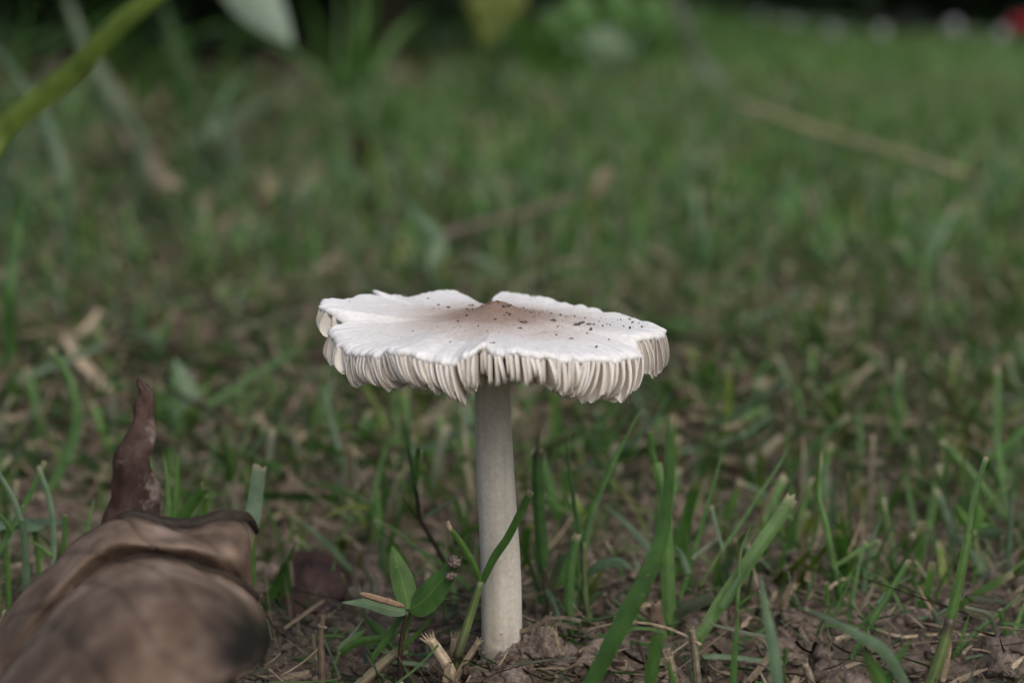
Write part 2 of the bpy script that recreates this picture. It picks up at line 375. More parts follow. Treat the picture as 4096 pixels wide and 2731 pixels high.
def cap_point(x, y):
    p = at('1', x, y, 0.0); d = ray('1', x, y); best = None
    for Yq in np.arange(-2.6, 2.6, .01):
        p = CAM + d * ((Yq - CAM[1]) / d[1]); r = math.hypot(p[0] - CX, p[1] - CY); th = math.degrees(math.atan2(p[1] - CY, p[0] - CX))
        if r < float(rim(np.array([th]))[0][0]) * .99 and p[2] <= float(cap_z(np.array([r]), np.array([th]))[0]): return p
    return None
big = [((1022, 197), 11, "lump on the near slope of the cap's brown hump, left of its crest"), ((880, 210), 10, ""), ((820, 193), 9, ""), ((1243, 205), 13, ""), ((1272, 250), 12, ""),
       ((1360, 303), 12, ""), ((1335, 341), 7, ""), ((1548, 290), 11, ""), ((1690, 318), 11, ""), ((1725, 305), 12, ""), ((1780, 314), 8, ""), ((1660, 407), 8, ""),
       ((1155, 433), 7, ""), ((1820, 462), 12, ""), ((600, 138), 12, ""), ((748, 150), 7, ""), ((1140, 180), 9, ""), ((1565, 383), 7, ""), ((2030, 285), 8, "")]
for i, (q, w, _) in enumerate(big):
    p = cap_point(*q)
    if p is None: continue
    w *= 1.1 * px_cm('1', 0); VV, FF = [], []; q_ = np.random.default_rng(900 + i)
    for j in range(7):                       # a few grains stuck together
        ww = w * q_.uniform(.25, .75); V, F = lump(2, ww, ww, ww * .8, .5, 1.5, i * 9 + j + 1); FF.append(F + sum(len(v) for v in VV)); VV.append(V + np.array([q_.normal(0, w * .75), q_.normal(0, w * .75), q_.uniform(-.1, .35) * w]))
    V, F = np.concatenate(VV), np.concatenate(FF)
    o = obj("soil_crumb", mesh("soil_crumb", V, F, M['crumb']), None, p + np.array([0, 0, w * .3]))
    rq = math.hypot(p[0], p[1]); lab = "brown soil crumb lying on " + ("the brown hump in the middle of the mushroom's cap" if rq < .75 else "the back left lobe of the mushroom's cap" if p[0] < 0 and p[1] > 0 else "the front lobe of the mushroom's cap" if p[1] < -.8 else "the right hand lobe of the mushroom's cap")
    tag(o, lab, "soil crumb", "soil crumbs lying on the mushroom's cap")
pr = np.random.default_rng(5); P_, W_ = [], []
while len(P_) < 190:
    u = pr.uniform(); th = pr.uniform(0, 360)
    r = abs(pr.normal(.0, 1.0)); band = pr.uniform()
    x, y = (pr.normal(.55, .9), pr.normal(-.1, .45)) if band < .8 else (r * math.cos(math.radians(th)), r * math.sin(math.radians(th)))
    r = math.hypot(x, y); th = math.degrees(math.atan2(y, x))
    if r > float(rim(np.array([th]))[0][0]) * .93: continue
    w = .006 + .016 * pr.uniform() ** 3
    P_.append((x, y, float(cap_z(np.array([r]), np.array([th]))[0]) + w * .4)); W_.append(w)
tag(obj("soil_specks", scatter_lumps("soil_specks", np.array(P_), np.array(W_), M['soil'])), "fine brown soil specks sprinkled over the cap's middle", "soil", None, 'stuff')

# ------------------------------------------------------------------ ribbons: blades, leaves, straws
def ribbon(P, W, n_cross=5, fold=.25, twist=0.0, view=None, roll=0.0):
    n = len(P); T = norm(np.gradient(P, axis=0))
    view = np.array([0, 1.0, -.25]) if view is None else view
    side = norm(np.cross(T, view)); nrm = norm(np.cross(side, T))
    a = np.radians(twist) * np.linspace(0, 1, n)[:, None] + np.radians(roll)
    side, nrm = side * np.cos(a) + nrm * np.sin(a), nrm * np.cos(a) - side * np.sin(a)
    u = np.linspace(-1, 1, n_cross)
    V = P[:, None] + side[:, None] * (u[None, :, None] * W[:, None, None] * .5) + nrm[:, None] * ((np.abs(u)[None, :, None] - .5) * W[:, None, None] * fold)
    uv = np.stack(np.broadcast_arrays((u[None] + 1) / 2, np.linspace(0, 1, n)[:, None]), -1)
    return V.reshape(-1, 3), uv.reshape(-1, 2)
GREEN = {'g': (.085, .195, .05), 'd': (.062, .155, .037), 'y': (.15, .22, .04), 'b': (.14, .225, .14), 'p': (.22, .30, .13), 'l': (.115, .235, .06),
         't': (.3, .255, .19), 'w': (.46, .40, .30), 'k': (.09, .065, .05), 'o': (.15, .19, .035), 'n': (.17, .135, .105), 'r': (.25, .23, .17), 'e': (.16, .19, .13)}
def widths(prof, n, w):
    t = np.linspace(0, 1, n)
    if prof == 'taper': f = np.minimum(1, .65 + t * 1.4) * np.clip(1 - t, 0, 1) ** .62
    elif prof == 'cut': f = np.minimum(1, .7 + t) * (1 - .22 * t)
    elif prof == 'leaf': f = np.sin(np.pi * np.clip(t * .97 + .03, 0, 1) ** .75) ** .8
    elif prof == 'leaf2': f = np.clip(np.sin(np.pi * (t * .9 + .1)), 0, 1) ** .9
    else: f = 1 - .25 * t
    return w * np.maximum(f, .03)
def part(name, base, reg, pts, w, prof, col, Y, dY=0.0, mat='grass', parent=None, twist=0, roll=0, fold=.22, n=14, tip=None, root=None, bend=0.0, tube=False):
    n_p = len(pts); tt = np.linspace(0, 1, n_p)
    roll = roll if pts[-1][0] < pts[0][0] else -roll      # a negative roll turns the face up
    P = [at(reg, x, y, Y + dY * t + bend * math.sin(math.pi * t)) for (x, y), t in zip(pts, tt)]
    P = spline(P, n); W = widths(prof, n, w * px_cm(reg, Y))
    c = np.array(GREEN[col] if isinstance(col, str) else col)
    cols = np.repeat(c[None], n, 0); t = np.linspace(0, 1, n)[:, None]
    jit = rng.uniform(.88, 1.14); cols = cols * jit
    if root is not None: cols = cols + (np.array(GREEN[root]) - cols) * np.clip(1 - t * 2.6, 0, 1)
    if tip is None and prof == 'cut': tip = 'w'
    if tip is not None:
        k = np.clip((t - (1 - (.16 if prof == 'cut' else .22))) / .12, 0, 1)
        if prof == 'cut': k = (t > .965) * .9
        cols = cols + (np.array(GREEN[tip]) - cols) * k
    if tube:
        T = norm(np.gradient(P, axis=0)); sd = norm(np.cross(T, np.array([0, 1.0, -.2]))); nn = norm(np.cross(sd, T)); q = np.linspace(0, 2 * np.pi, 8, endpoint=False)
        V = (P[:, None] + .5 * W[:, None, None] * (sd[:, None] * np.cos(q)[None, :, None] + nn[:, None] * np.sin(q)[None, :, None])).reshape(-1, 3)
        uv = np.stack(np.broadcast_arrays(q[None] / 6.283, t), -1).reshape(-1, 2); k_ = 8; F = grid_faces(n, 8, True)
        F = [tuple(f) for f in F] + [tuple(range(7, -1, -1)), tuple(range((n - 1) * 8, n * 8))]
    else:
        V, uv = ribbon(P, W, 5, fold, twist, None, roll); k_ = 5; F = grid_faces(n, 5)
        if prof == 'cut':                    # a ragged mown end
            T = norm(P[-1] - P[-2])
            for j in range(5): V[(n - 1) * 5 + j] += T * W[-1] * rng.uniform(-.25, .3)
    return obj(name, mesh(name, V - base, F, M[mat], np.repeat(cols, k_, 0), uv), parent)

def shoot(name, label, cat, reg, spec, Y=None, group=None, z=0.0):
    """spec: list of (part name, points, width px, profile, colour, extra)"""
    x0, y0 = spec[0][1][0]
    if Y is None: Y = float(on_ground(reg, x0, y0, .1)[1])
    b = at(reg, x0, y0, Y); gz = float(ground_h(b[0], b[1]))
    base = np.array([b[0], b[1], min(b[2], gz)])
    t = thing(name, label, cat, base, group)
    for i, (pn, pts, w, prof, col, kw) in enumerate(spec):
        kw = dict(kw); y_ = Y + kw.pop('oy', 0.0)
        o = part(pn, base, reg, pts, w, prof, col, y_, parent=t, **kw)
    # the root goes on down into the soil
    d = b[2] - gz
    if d > -.15:
        w = max(.035, .45 * spec[0][2] * px_cm(reg, Y)); rr_ = np.random.default_rng(int(abs(x0) * 7 + abs(y0)))
        top_ = b + np.array([0, 0, .06]); P = spline([b + np.array([rr_.uniform(-.15, .15), .05, -d - .35]), b + np.array([0, .02, -d * .5]), top_], 6)
        c = np.repeat(np.array([GREEN['p']]) * .8, 6, 0)
        T = np.array([0, 0, 1.0]); q = np.linspace(0, 2 * np.pi, 6, endpoint=False)
        V = (P[:, None] + w * .5 * np.stack([np.cos(q), np.sin(q), 0 * q], -1)[None]).reshape(-1, 3)
        uv = np.stack(np.broadcast_arrays(q[None] / 6.283, np.linspace(0, 1, 6)[:, None]), -1).reshape(-1, 2)
        obj("root_stalk", mesh("root_stalk", V - base, [tuple(f) for f in grid_faces(6, 6, True)], M['grass'], np.repeat(c, 6, 0), uv), t)
    return t
G = 'grass_shoot'; B = 'blade'
# --- right of the stem
shoot(G, "broad dark upright grass blade with withered brown tip, close beside the mushroom stem", "grass", '4', [
    ('sheath', [(150, 1210), (118, 1060), (108, 930)], 34, 'stem', 'n', dict(tube=True)),
    (B, [(106, 960), (95, 820), (80, 640), (70, 450), (72, 290)], 78, 'cut', 'd', dict(dY=.4, tip='k', fold=.3)),
    ('withered_tip', [(76, 300), (72, 240), (84, 150)], 34, 'taper', 'n', dict(oy=.4)),
    (B, [(110, 1040), (160, 1130), (230, 1320)], 42, 'taper', 'b', dict(dY=-.6)),
    (B, [(140, 1050), (180, 940), (212, 840)], 62, 'cut', 'e', dict(dY=-.3, roll=25))])
shoot(G, "short broad grass blade with squared cut tip between the clod and the pale stemmed shoot", "grass", '4', [
    (B, [(262, 1330), (244, 1130), (255, 920), (286, 750)], 64, 'cut', 'g', dict(dY=.5, fold=.3)),
    (B, [(262, 1290), (225, 1220), (270, 1195), (200, 1240)][:3], 26, 'taper', 'l', {}),
    (B, [(270, 1290), (300, 1230), (350, 1190)], 34, 'taper', 'd', dict(tip='n'))])
shoot(G, "tall pale stemmed grass shoot splitting into a long leaning blade and a thin one", "grass", '4', [
    ('stalk', [(365, 1250), (338, 1120), (328, 960), (328, 790)], 40, 'stem', 'p', dict(tube=True)),
    (B, [(318, 830), (285, 640), (258, 470), (236, 300), (240, 215), (272, 168)], 30, 'taper', 'd', dict(dY=.6, tip='k')),
    (B, [(330, 820), (365, 640), (440, 450), (540, 240), (660, 18)], 56, 'taper', 'g', dict(dY=.9, twist=20)),
    (B, [(338, 975), (400, 920), (480, 893), (545, 900), (605, 940)], 66, 'leaf', 'b', dict(dY=-.4, roll=-30)),
    (B, [(352, 1130), (395, 1080), (445, 1062)], 44, 'taper', 'b', dict(dY=-.3)),
    (B, [(345, 1110), (300, 1040), (270, 960)], 50, 'taper', 'g', dict(dY=.4))])
shoot(G, "tallest straight green grass blade with a kinked brown notch under its stubby end", "grass", '4', [
    (B, [(806, 1290), (796, 1050), (788, 800), (770, 520), (728, 350)], 84, 'stem', 'l', dict(dY=.8, fold=.28)),
    ('bent_end', [(726, 356), (700, 270), (696, 220), (690, 172)], 42, 'cut', 'g', dict(oy=.8)),
    ('sheath', [(770, 1330), (735, 1220), (730, 1120)], 78, 'cut', 'n', dict(oy=-.2, mat='straw', root='g')),
    (B, [(830, 1195), (890, 1150), (960, 1120), (1045, 1075)], 88, 'cut', 'e', dict(dY=-.6, roll=-35, tip='t')),
    (B, [(720, 1280), (660, 1220), (560, 1160), (480, 1090)], 40, 'taper', 'g', dict(tip='t'))])
shoot(G, "thin pointed grass blade leaning right just beside the tallest straight blade", "grass", '4', [
    (B, [(835, 1170), (895, 985), (955, 790), (1015, 570), (1062, 410), (1092, 275)], 40, 'taper', 'g', dict(dY=1.0, fold=.35)),
    (B, [(905, 960), (870, 860), (830, 800)], 50, 'taper', 'b', dict(dY=.5)),
    (B, [(930, 880), (990, 830), (1072, 765)], 34, 'cut', 'e', dict(dY=.3, tip='t'))])
shoot(G, "forked thin grass shoot whose long fine blade leans far to the side", "grass", '4', [
    ('stalk', [(965, 1040), (1030, 930), (1098, 815)], 30, 'stem', 'p', dict(tube=True)),
    (B, [(1095, 825), (1062, 700), (1034, 585)], 22, 'cut', 'b', dict(dY=.4)),
    (B, [(1096, 830), (1200, 680), (1320, 492), (1420, 340), (1472, 220)], 30, 'taper', 'g', dict(dY=1.2))], Y=3.0)
shoot(G, "wide flat grass blade slanting up to a frayed pale mown tip", "grass", '4', [
    (B, [(955, 1330), (1060, 1165), (1180, 985), (1300, 808), (1400, 668), (1486, 535)], 92, 'cut', 'l', dict(dY=1.2, fold=.2)),
    (B, [(1090, 1150), (1170, 1020), (1250, 890)], 60, 'taper', 'd', dict(dY=.5))], Y=.5)
shoot(G, "wide grass blade with mown tip standing behind the slanting frayed one", "grass", '4', [
    (B, [(1240, 860), (1290, 735), (1355, 600), (1440, 425)], 62, 'cut', 'g', dict(dY=1.0))], Y=6.0)
shoot(G, "slim young grass shoot in front of the frayed slanting blade", "grass", '4', [
    (B, [(1178, 1190), (1186, 1000), (1200, 830), (1262, 672)], 26, 'taper', 'g', dict(dY=.6)),
    (B, [(1190, 1135), (1230, 1100), (1292, 1058)], 24, 'taper', 'g', {})], Y=.6)
shoot(G, "big dark out of focus grass blade arching up in the foreground", "grass", '4', [
    (B, [(330, 1640), (480, 1350), (600, 1120), (705, 910), (770, 700), (797, 450), (797, 250), (790, 80)], 132, 'taper', 'd', dict(dY=.6, n=22, fold=.15))], Y=-4.2)
shoot(G, "pale bluish out of focus grass blade standing in the right foreground", "grass", '4', [
    (B, [(1410, 1640), (1375, 1370), (1335, 1150), (1306, 970)], 92, 'taper', 'b', dict(dY=.4))], Y=-6)
shoot(G, "short out of focus green blade at the foot of the pale bluish one", "grass", '4', [
    (B, [(1150, 1640), (1165, 1370), (1184, 1190)], 50, 'taper', 'g', dict(dY=.2))], Y=-4)
shoot(G, "stubby out of focus blade at the foot of the dark arching one", "grass", '4', [
    (B, [(680, 1640), (715, 1430), (735, 1300)], 84, 'cut', 'g', dict(tip='g')),
    (B, [(850, 1640), (810, 1510), (760, 1430)], 40, 'taper', 'l', {})], Y=-3.6)
shoot('grass_runner', "bluish grass blades lying flat on soil beside the clod", "grass", '4', [
    (B, [(360, 1490), (200, 1478), (90, 1470), (-10, 1455)], 36, 'taper', 'b', dict(roll=-40, dY=.2)),
    (B, [(330, 1480), (450, 1478), (600, 1480)], 44, 'taper', 'b', dict(roll=-40)),
    (B, [(215, 1500), (130, 1530), (10, 1568), (-80, 1570)], 36, 'taper', 'b', dict(roll=-30))])
shoot('grass_runner', "bluish flat grass blade lying on the soil under the slanting frayed blade", "grass", '4', [
    (B, [(1440, 1455), (1300, 1440), (1130, 1420), (985, 1418)], 44, 'cut', 'b', dict(roll=-40, tip='b')),
    (B, [(1350, 1310), (1250, 1295), (1130, 1265), (1040, 1240), (980, 1180)], 32, 'taper', 'e', dict(roll=-20))])
# --- far right
shoot(G, "slender wavy grass blade rising alone from the soil mound", "grass", '5', [
    ('stalk', [(372, 1150), (350, 1040), (330, 920)], 50, 'stem', 'g', dict(tube=True)),
    (B, [(335, 960), (305, 800), (272, 645), (246, 540), (252, 400), (262, 270)], 46, 'taper', 'l', dict(dY=.8, tip='w', fold=.35)),
    (B, [(332, 920), (400, 880), (480, 825), (580, 780)], 30, 'cut', 'l', dict(dY=.3))])
shoot(G, "cut grass stub with white end at the foot of the wavy blade", "grass", '5', [
    (B, [(292, 1260), (290, 1130), (287, 1010)], 34, 'cut', 'l', {}),
    (B, [(300, 1255), (350, 1140), (420, 990), (455, 830)], 26, 'taper', 'g', dict(dY=.4))])
shoot(G, "narrow straight grass blade crossing the wavy blade's side leaf", "grass", '5', [
    (B, [(408, 1250), (438, 1060), (468, 905), (502, 778)], 30, 'cut', 'g', dict(dY=.6))])
shoot(G, "grass blade leaning right with a white nipped tip in front of a soil hollow", "grass", '5', [
    (B, [(420, 1440), (540, 1225), (640, 1062), (746, 885)], 42, 'cut', 'g', dict(dY=.6, fold=.35)),
    (B, [(470, 1260), (520, 1200), (570, 1140)], 22, 'taper', 'g', {})])
shoot(G, "bluish out of focus grass blade drooping left in the right corner foreground", "grass", '5', [
    (B, [(760, 1640), (620, 1400), (480, 1310), (330, 1230), (150, 1145)], 96, 'taper', 'b', dict(dY=-.4, roll=-20))], Y=-5)
shoot(G, "broad out of focus green blade under the drooping bluish one", "grass", '5', [
    (B, [(650, 1660), (560, 1500), (485, 1385)], 120, 'taper', 'l', {}),
    (B, [(600, 1640), (680, 1440), (760, 1320)], 60, 'taper', 'g', {})], Y=-5)
shoot(G, "tall thick jointed grass stalk with pale foot near the round leaved seedling", "grass", '5', [
    ('stalk', [(850, 1600), (915, 1420), (975, 1210)], 78, 'stem', 'p', dict(tube=True, tip='n')),
    (B, [(970, 1240), (1010, 1060), (1050, 880), (1075, 740)], 64, 'stem', 'l', dict(dY=.4, fold=.4)),
    (B, [(1072, 760), (1095, 590), (1130, 450), (1172, 318)], 38, 'cut', 'g', dict(oy=.4, dY=.4)),
    ('sheath', [(930, 1560), (960, 1430), (978, 1330)], 44, 'taper', 't', dict(mat='straw', oy=.05))])
shoot('seedling', "small seedling with rounded cupped leaves behind the jointed stalk", "seedling", '5', [
    ('stalk', [(1125, 980), (1115, 860), (1105, 720)], 44, 'stem', 'p', dict(tube=True)),
    ('leaf', [(1085, 720), (1040, 650), (990, 565)], 62, 'leaf2', 'l', dict(mat='herb', roll=25)),
    ('leaf', [(1100, 720), (1130, 640), (1122, 560)], 66, 'leaf2', 'l', dict(mat='herb', roll=-20)),
    ('leaf', [(1100, 730), (1140, 700), (1200, 690)], 40, 'leaf2', 'g', dict(mat='herb')),
    ('leaf', [(1120, 740), (1200, 735), (1275, 720)], 66, 'leaf2', 'b', dict(mat='herb', dY=-.5))])
shoot(G, "two bladed grass shoot, one blade upright and very tall, the other slanting", "grass", '5', [
    ('stalk', [(1310, 760), (1300, 720), (1288, 650)], 36, 'stem', 'p', dict(tube=True)),
    (B, [(1292, 670), (1190, 530), (1070, 380), (925, 228)], 58, 'cut', 'l', dict(dY=.6)),
    (B, [(1285, 660), (1258, 420), (1232, 200), (1228, -60), (1225, -110)], 46, 'taper', 'g', dict(dY=1.4)),
    (B, [(1300, 690), (1350, 650), (1400, 620)], 50, 'taper', 'b', {})])
shoot(G, "crossed short grass blades at the right of the jointed stalk", "grass", '5', [
    (B, [(985, 1420), (1090, 1310), (1220, 1200), (1420, 1040)], 44, 'taper', 'g', dict(dY=.6)),
    (B, [(1005, 1400), (1045, 1290), (1085, 1165)], 26, 'taper', 'l', {}),
    (B, [(1250, 1360), (1195, 1200), (1120, 1165), (1050, 1150)], 32, 'cut', 'e', dict(tip='t'))])
shoot(G, "fan of short grass blades on a pale runner beside the crossed ones", "grass", '5', [
    (B, [(1300, 1400), (1345, 1240), (1400, 1080)], 42, 'taper', 'l', dict(dY=.4)),
    (B, [(1305, 1380), (1280, 1270), (1245, 1155)], 38, 'cut', 'g', {}),
    (B, [(1310, 1380), (1400, 1340), (1450, 1330)], 30, 'taper', 'g', {}),
    (B, [(1210, 1560), (1140, 1520), (1010, 1470), (760, 1340)], 46, 'taper', 'b', dict(roll=-30))])
shoot(G, "small bent grass blade with curling dry tip beside the soil hollow", "grass", '5', [
    (B, [(960, 1320), (915, 1240), (870, 1160)], 40, 'stem', 'e', {}),
    ('dry_tip', [(872, 1165), (830, 1100), (790, 1022)], 26, 'taper', 't', dict(mat='straw'))])
# --- left of the stem
shoot('herb', "broad leaved herb with three pointed leaves at the foot of the mushroom", "herb", '2', [
    ('stalk', [(682, 1580), (680, 1400), (698, 1200), (738, 1020)], 44, 'stem', 'k', dict(tube=True)),
    ('leaf', [(742, 1010), (715, 860), (665, 690), (618, 530)], 178, 'leaf', 'l', dict(mat='herb', dY=.35, fold=.12)),
    ('leaf', [(752, 1015), (860, 945), (1000, 790), (1150, 625)], 225, 'leaf', 'g', dict(mat='herb', dY=-.25, fold=.12, roll=-20)),
    ('leaf', [(735, 1030), (600, 1010), (430, 965), (240, 958)], 112, 'leaf', 'b', dict(mat='herb', dY=-.4, roll=-35, fold=.12))])
shoot(G, "forked grass shoot with dirty sheath crossing in front of the mushroom stem", "grass", '2', [
    ('sheath', [(1110, 1380), (1165, 1200), (1225, 1010), (1290, 800)], 78, 'stem', 'p', dict(tube=True, root='n')),
    (B, [(1290, 815), (1225, 655), (1135, 505), (1065, 410)], 56, 'stem', 'l', dict(dY=-.25, fold=.3)),
    ('dry_tip', [(1070, 425), (1048, 380), (1040, 350)], 36, 'cut', 'w', dict(oy=-.25, mat='straw')),
    (B, [(1296, 815), (1390, 620), (1490, 475), (1585, 290), (1672, 110)], 70, 'cut', 'g', dict(dY=-.3, fold=.32))], Y=-.62)
shoot(G, "branching grass runner with thin crossing blades below the three leaved herb", "grass", '2', [
    ('stalk', [(330, 1620), (500, 1465), (620, 1360), (700, 1290)], 88, 'stem', 'w', dict(tube=True, tip='l')),
    (B, [(690, 1310), (725, 1160), (755, 1020), (775, 975)], 48, 'stem', 'l', {}),
    (B, [(768, 1000), (860, 955), (960, 935), (1062, 932)], 42, 'taper', 'l', dict(oy=.0, roll=-20)),
    (B, [(455, 1400), (590, 1215), (695, 1050), (775, 925), (880, 862)], 66, 'taper', 'g', dict(dY=.3)),
    (B, [(705, 1300), (850, 1150), (975, 990)], 42, 'taper', 'g', dict(dY=-.2)),
    (B, [(620, 1400), (760, 1415), (890, 1430)], 44, 'cut', 'b', dict(roll=-30)),
    (B, [(740, 1330), (630, 1335), (520, 1330)], 44, 'taper', 'l', dict(roll=-30))], Y=-.55)
shoot(G, "small pale green grass sprig with folded leaves beside the dark knobby twig", "grass", '2', [
    ('stalk', [(170, 1470), (195, 1400), (225, 1330)], 44, 'stem', 'p', dict(tube=True)),
    (B, [(215, 1350), (290, 1270), (430, 1155)], 92, 'leaf', 'l', dict(dY=.2)),
    (B, [(220, 1345), (380, 1250), (600, 1225)], 66, 'cut', 'l', dict(dY=-.2, tip='t')),
    (B, [(230, 1320), (320, 1200), (415, 1072)], 40, 'taper', 'b', dict(dY=.3)),
    (B, [(640, 1320), (530, 1185), (412, 1068)], 96, 'leaf', 'd', dict(dY=.4, oy=.1))])
# --- around the big dead leaf
shoot(G, "pair of upright pointed green blades behind the curled dead leaf", "grass", '3', [
    (B, [(800, 900), (797, 770), (790, 640), (768, 470)], 42, 'taper', 'l', dict(dY=.5)),
    (B, [(815, 900), (822, 770), (832, 620), (838, 480)], 44, 'taper', 'l', dict(dY=.2)),
    (B, [(820, 860), (890, 740), (965, 640)], 66, 'cut', 'l', dict(dY=-.3)),
    (B, [(965, 820), (968, 760), (970, 685)], 34, 'cut', 'l', {})], Y=2.5)
shoot(G, "wide mown grass blade with notched white tip at the curled leaf's corner", "grass", '3', [
    (B, [(1188, 1110), (1192, 950), (1186, 820)], 36, 'stem', 'l', dict(tube=False)),
    (B, [(1184, 850), (1200, 720), (1222, 552)], 84, 'cut', 'b', dict(dY=.5, fold=.12))], Y=1.5)
shoot(G, "bluish bent grass stalk leaning over round clover leaves", "grass", '3', [
    ('stalk', [(125, 1150), (120, 1000), (105, 800)], 42, 'stem', 'b', {}),
    (B, [(108, 830), (60, 700), (0, 590), (-40, 520)], 40, 'taper', 'b', dict(dY=.4))], Y=1.0)
shoot(G, "thin bluish grass blade arching left behind the curled leaf's shoulder", "grass", '3', [
    (B, [(250, 1040), (252, 900), (238, 730), (180, 548)], 34, 'cut', 'b', dict(dY=.5)),
    (B, [(245, 970), (190, 930), (130, 890)], 32, 'taper', 'l', {})], Y=1.6)
shoot(G, "short upright stub with white end behind the curled leaf's shoulder", "grass", '3', [
    (B, [(290, 1000), (303, 890), (306, 770)], 30, 'cut', 'g', {}),
    (B, [(395, 930), (420, 800), (446, 690)], 26, 'taper', 'l', dict(dY=.3))], Y=2.0)
shoot(G, "crossing grass blade with pale cut tip among the clover leaves", "grass", '3', [
    (B, [(-10, 960), (60, 830), (130, 700), (212, 520)], 32, 'cut', 'g', dict(dY=.5)),
    (B, [(60, 860), (20, 800), (-20, 750)], 30, 'taper', 'l', {})], Y=1.8)
shoot(G, "tall curved dark grass blade bowing left, behind the dead leaf's spike", "grass", '3', [
    (B, [(205, 700), (275, 580), (335, 440), (358, 300), (325, 130), (232, -5)], 50, 'cut', 'g', dict(dY=1.0, n=20)),
    (B, [(320, 520), (370, 390), (405, 170)], 26, 'taper', 'g', dict(dY=.6))])
shoot('herb', "upright broad pale green leaf on a short yellow green foot", "herb", '3', [
    ('stalk', [(880, 420), (880, 360), (878, 320)], 34, 'stem', 'y', dict(tube=True)),
    ('leaf', [(878, 330), (872, 220), (845, 120), (822, 40)], 120, 'leaf', 'b', dict(mat='herb', dY=.6)),
    ('leaf', [(870, 340), (905, 300), (940, 270)], 80, 'leaf2', 'y', dict(mat='herb', dY=-.5)),
    ('leaf', [(900, 350), (980, 310), (1080, 330)], 50, 'leaf', 'b', dict(mat='herb', dY=-.6)),
    ('leaf', [(860, 340), (800, 300), (730, 250)], 44, 'leaf', 'b', dict(mat='herb', dY=-.4))])
# --- behind the mushroom
shoot(G, "dark grass sprig with a bent crooked blade behind the three leaved herb", "grass", 'C', [
    ('stalk', [(1000, 1130), (1005, 980), (1020, 890)], 34, 'stem', 'd', dict(tube=True, root='k')),
    (B, [(1015, 900), (1060, 720), (1100, 560), (1165, 315)], 36, 'taper', 'd', dict(dY=.8)),
    (B, [(1010, 900), (960, 780), (905, 660)], 26, 'taper', 'k', {}), (B, [(1000, 920), (860, 830), (700, 770), (500, 740)], 50, 'taper', 'd', dict(dY=.8)),
    (B, [(1010, 930), (860, 920), (680, 1000)], 46, 'taper', 'o', dict(dY=-.4)), (B, [(1020, 940), (1060, 1010), (1090, 1100)], 40, 'taper', 'g', dict(dY=-.5))])
shoot(G, "upright twin grass blade on a dark crooked stalk left of the stem", "grass", 'C', [
    ('stalk', [(1530, 1300), (1440, 1140), (1360, 1000), (1340, 860), (1320, 760)], 34, 'stem', 'k', dict(tube=True)),
    (B, [(1320, 780), (1300, 620), (1270, 480), (1262, 360)], 46, 'taper', 'g', dict(dY=.6)),
    (B, [(1325, 780), (1335, 640), (1345, 500)], 40, 'cut', 'l', {}), (B, [(1350, 1010), (1290, 930), (1230, 840)], 24, 'taper', 'k', {}),
    (B, [(1370, 1000), (1500, 920), (1640, 830)], 34, 'taper', 'b', dict(dY=.4))], Y=2.6)
shoot(G, "long bright grass blade rising to the cap's left underside", "grass", 'C', [
    (B, [(1200, 640), (1150, 450), (1060, 230), (960, 50), (890, -80), (880, -130)], 60, 'taper', 'y', dict(dY=2)),
    (B, [(1185, 630), (1190, 400), (1180, 140), (1178, 60)], 46, 'taper', 'l', dict(dY=1.5)), (B, [(1230, 600), (1255, 380), (1250, 110)], 76, 'cut', 'l', dict(dY=1.5))])
shoot(G, "slanting grass blades just left of the stem below the cap", "grass", 'C', [
    (B, [(1730, 780), (1690, 560), (1630, 420), (1560, 260)], 54, 'taper', 'g', dict(dY=1)),
    (B, [(1500, 620), (1510, 470), (1490, 290)], 56, 'cut', 'l', dict(dY=.8)), (B, [(1650, 560), (1690, 400), (1690, 210)], 66, 'cut', 'b', dict(dY=1, oy=2))])
shoot(G, "thin grass stalk leaning behind the wide notched blade", "grass", 'C', [
    (B, [(60, 760), (100, 560), (170, 350), (250, 60)], 34, 'taper', 'd', dict(dY=1.2)), (B, [(50, 740), (30, 500), (0, 300)], 30, 'taper', 'b', {}),
    (B, [(30, 760), (20, 560), (-20, 350)], 60, 'taper', 'l', dict(dY=-.5))])
shoot(G, "long pale grass blade sloping down left behind the mushroom", "grass", 'C', [
    (B, [(910, 850), (850, 680), (780, 480), (700, 130), (680, 40)], 66, 'taper', 'b', dict(dY=1.5)),
    (B, [(930, 520), (880, 410), (820, 260)], 44, 'taper', 'y', dict(dY=1, oy=3)), (B, [(940, 930), (850, 800), (770, 700)], 34, 'taper', 'b', {})])
# --- right mid ground
shoot(G, "very tall straight grass stalk with cut top at the lawn's right side", "grass", 'B', [
    (B, [(2190, 1590), (2175, 1300), (2178, 1100), (2182, 900)], 44, 'cut', 'l', dict(dY=1.2)), (B, [(2300, 1560), (2310, 1350), (2300, 1180)], 44, 'taper', 'g', dict(dY=1))])
shoot(G, "slanting bright green blade among pale litter right of the cap", "grass", 'B', [
    (B, [(1440, 920), (1380, 820), (1330, 740), (1280, 660)], 70, 'taper', 'l', dict(dY=1.5))])
shoot(G, "curved yellow green blade over a shaded soil hollow", "grass", 'B', [
    (B, [(630, 1300), (700, 1150), (780, 1010), (900, 930)], 48, 'taper', 'o', dict(dY=1.5)), (B, [(530, 1560), (570, 1360), (640, 1240)], 46, 'taper', 'g', dict(dY=.8)),
    (B, [(1180, 1200), (1200, 1050), (1220, 860)], 34, 'taper', 'g', dict(dY=1, oy=2))])
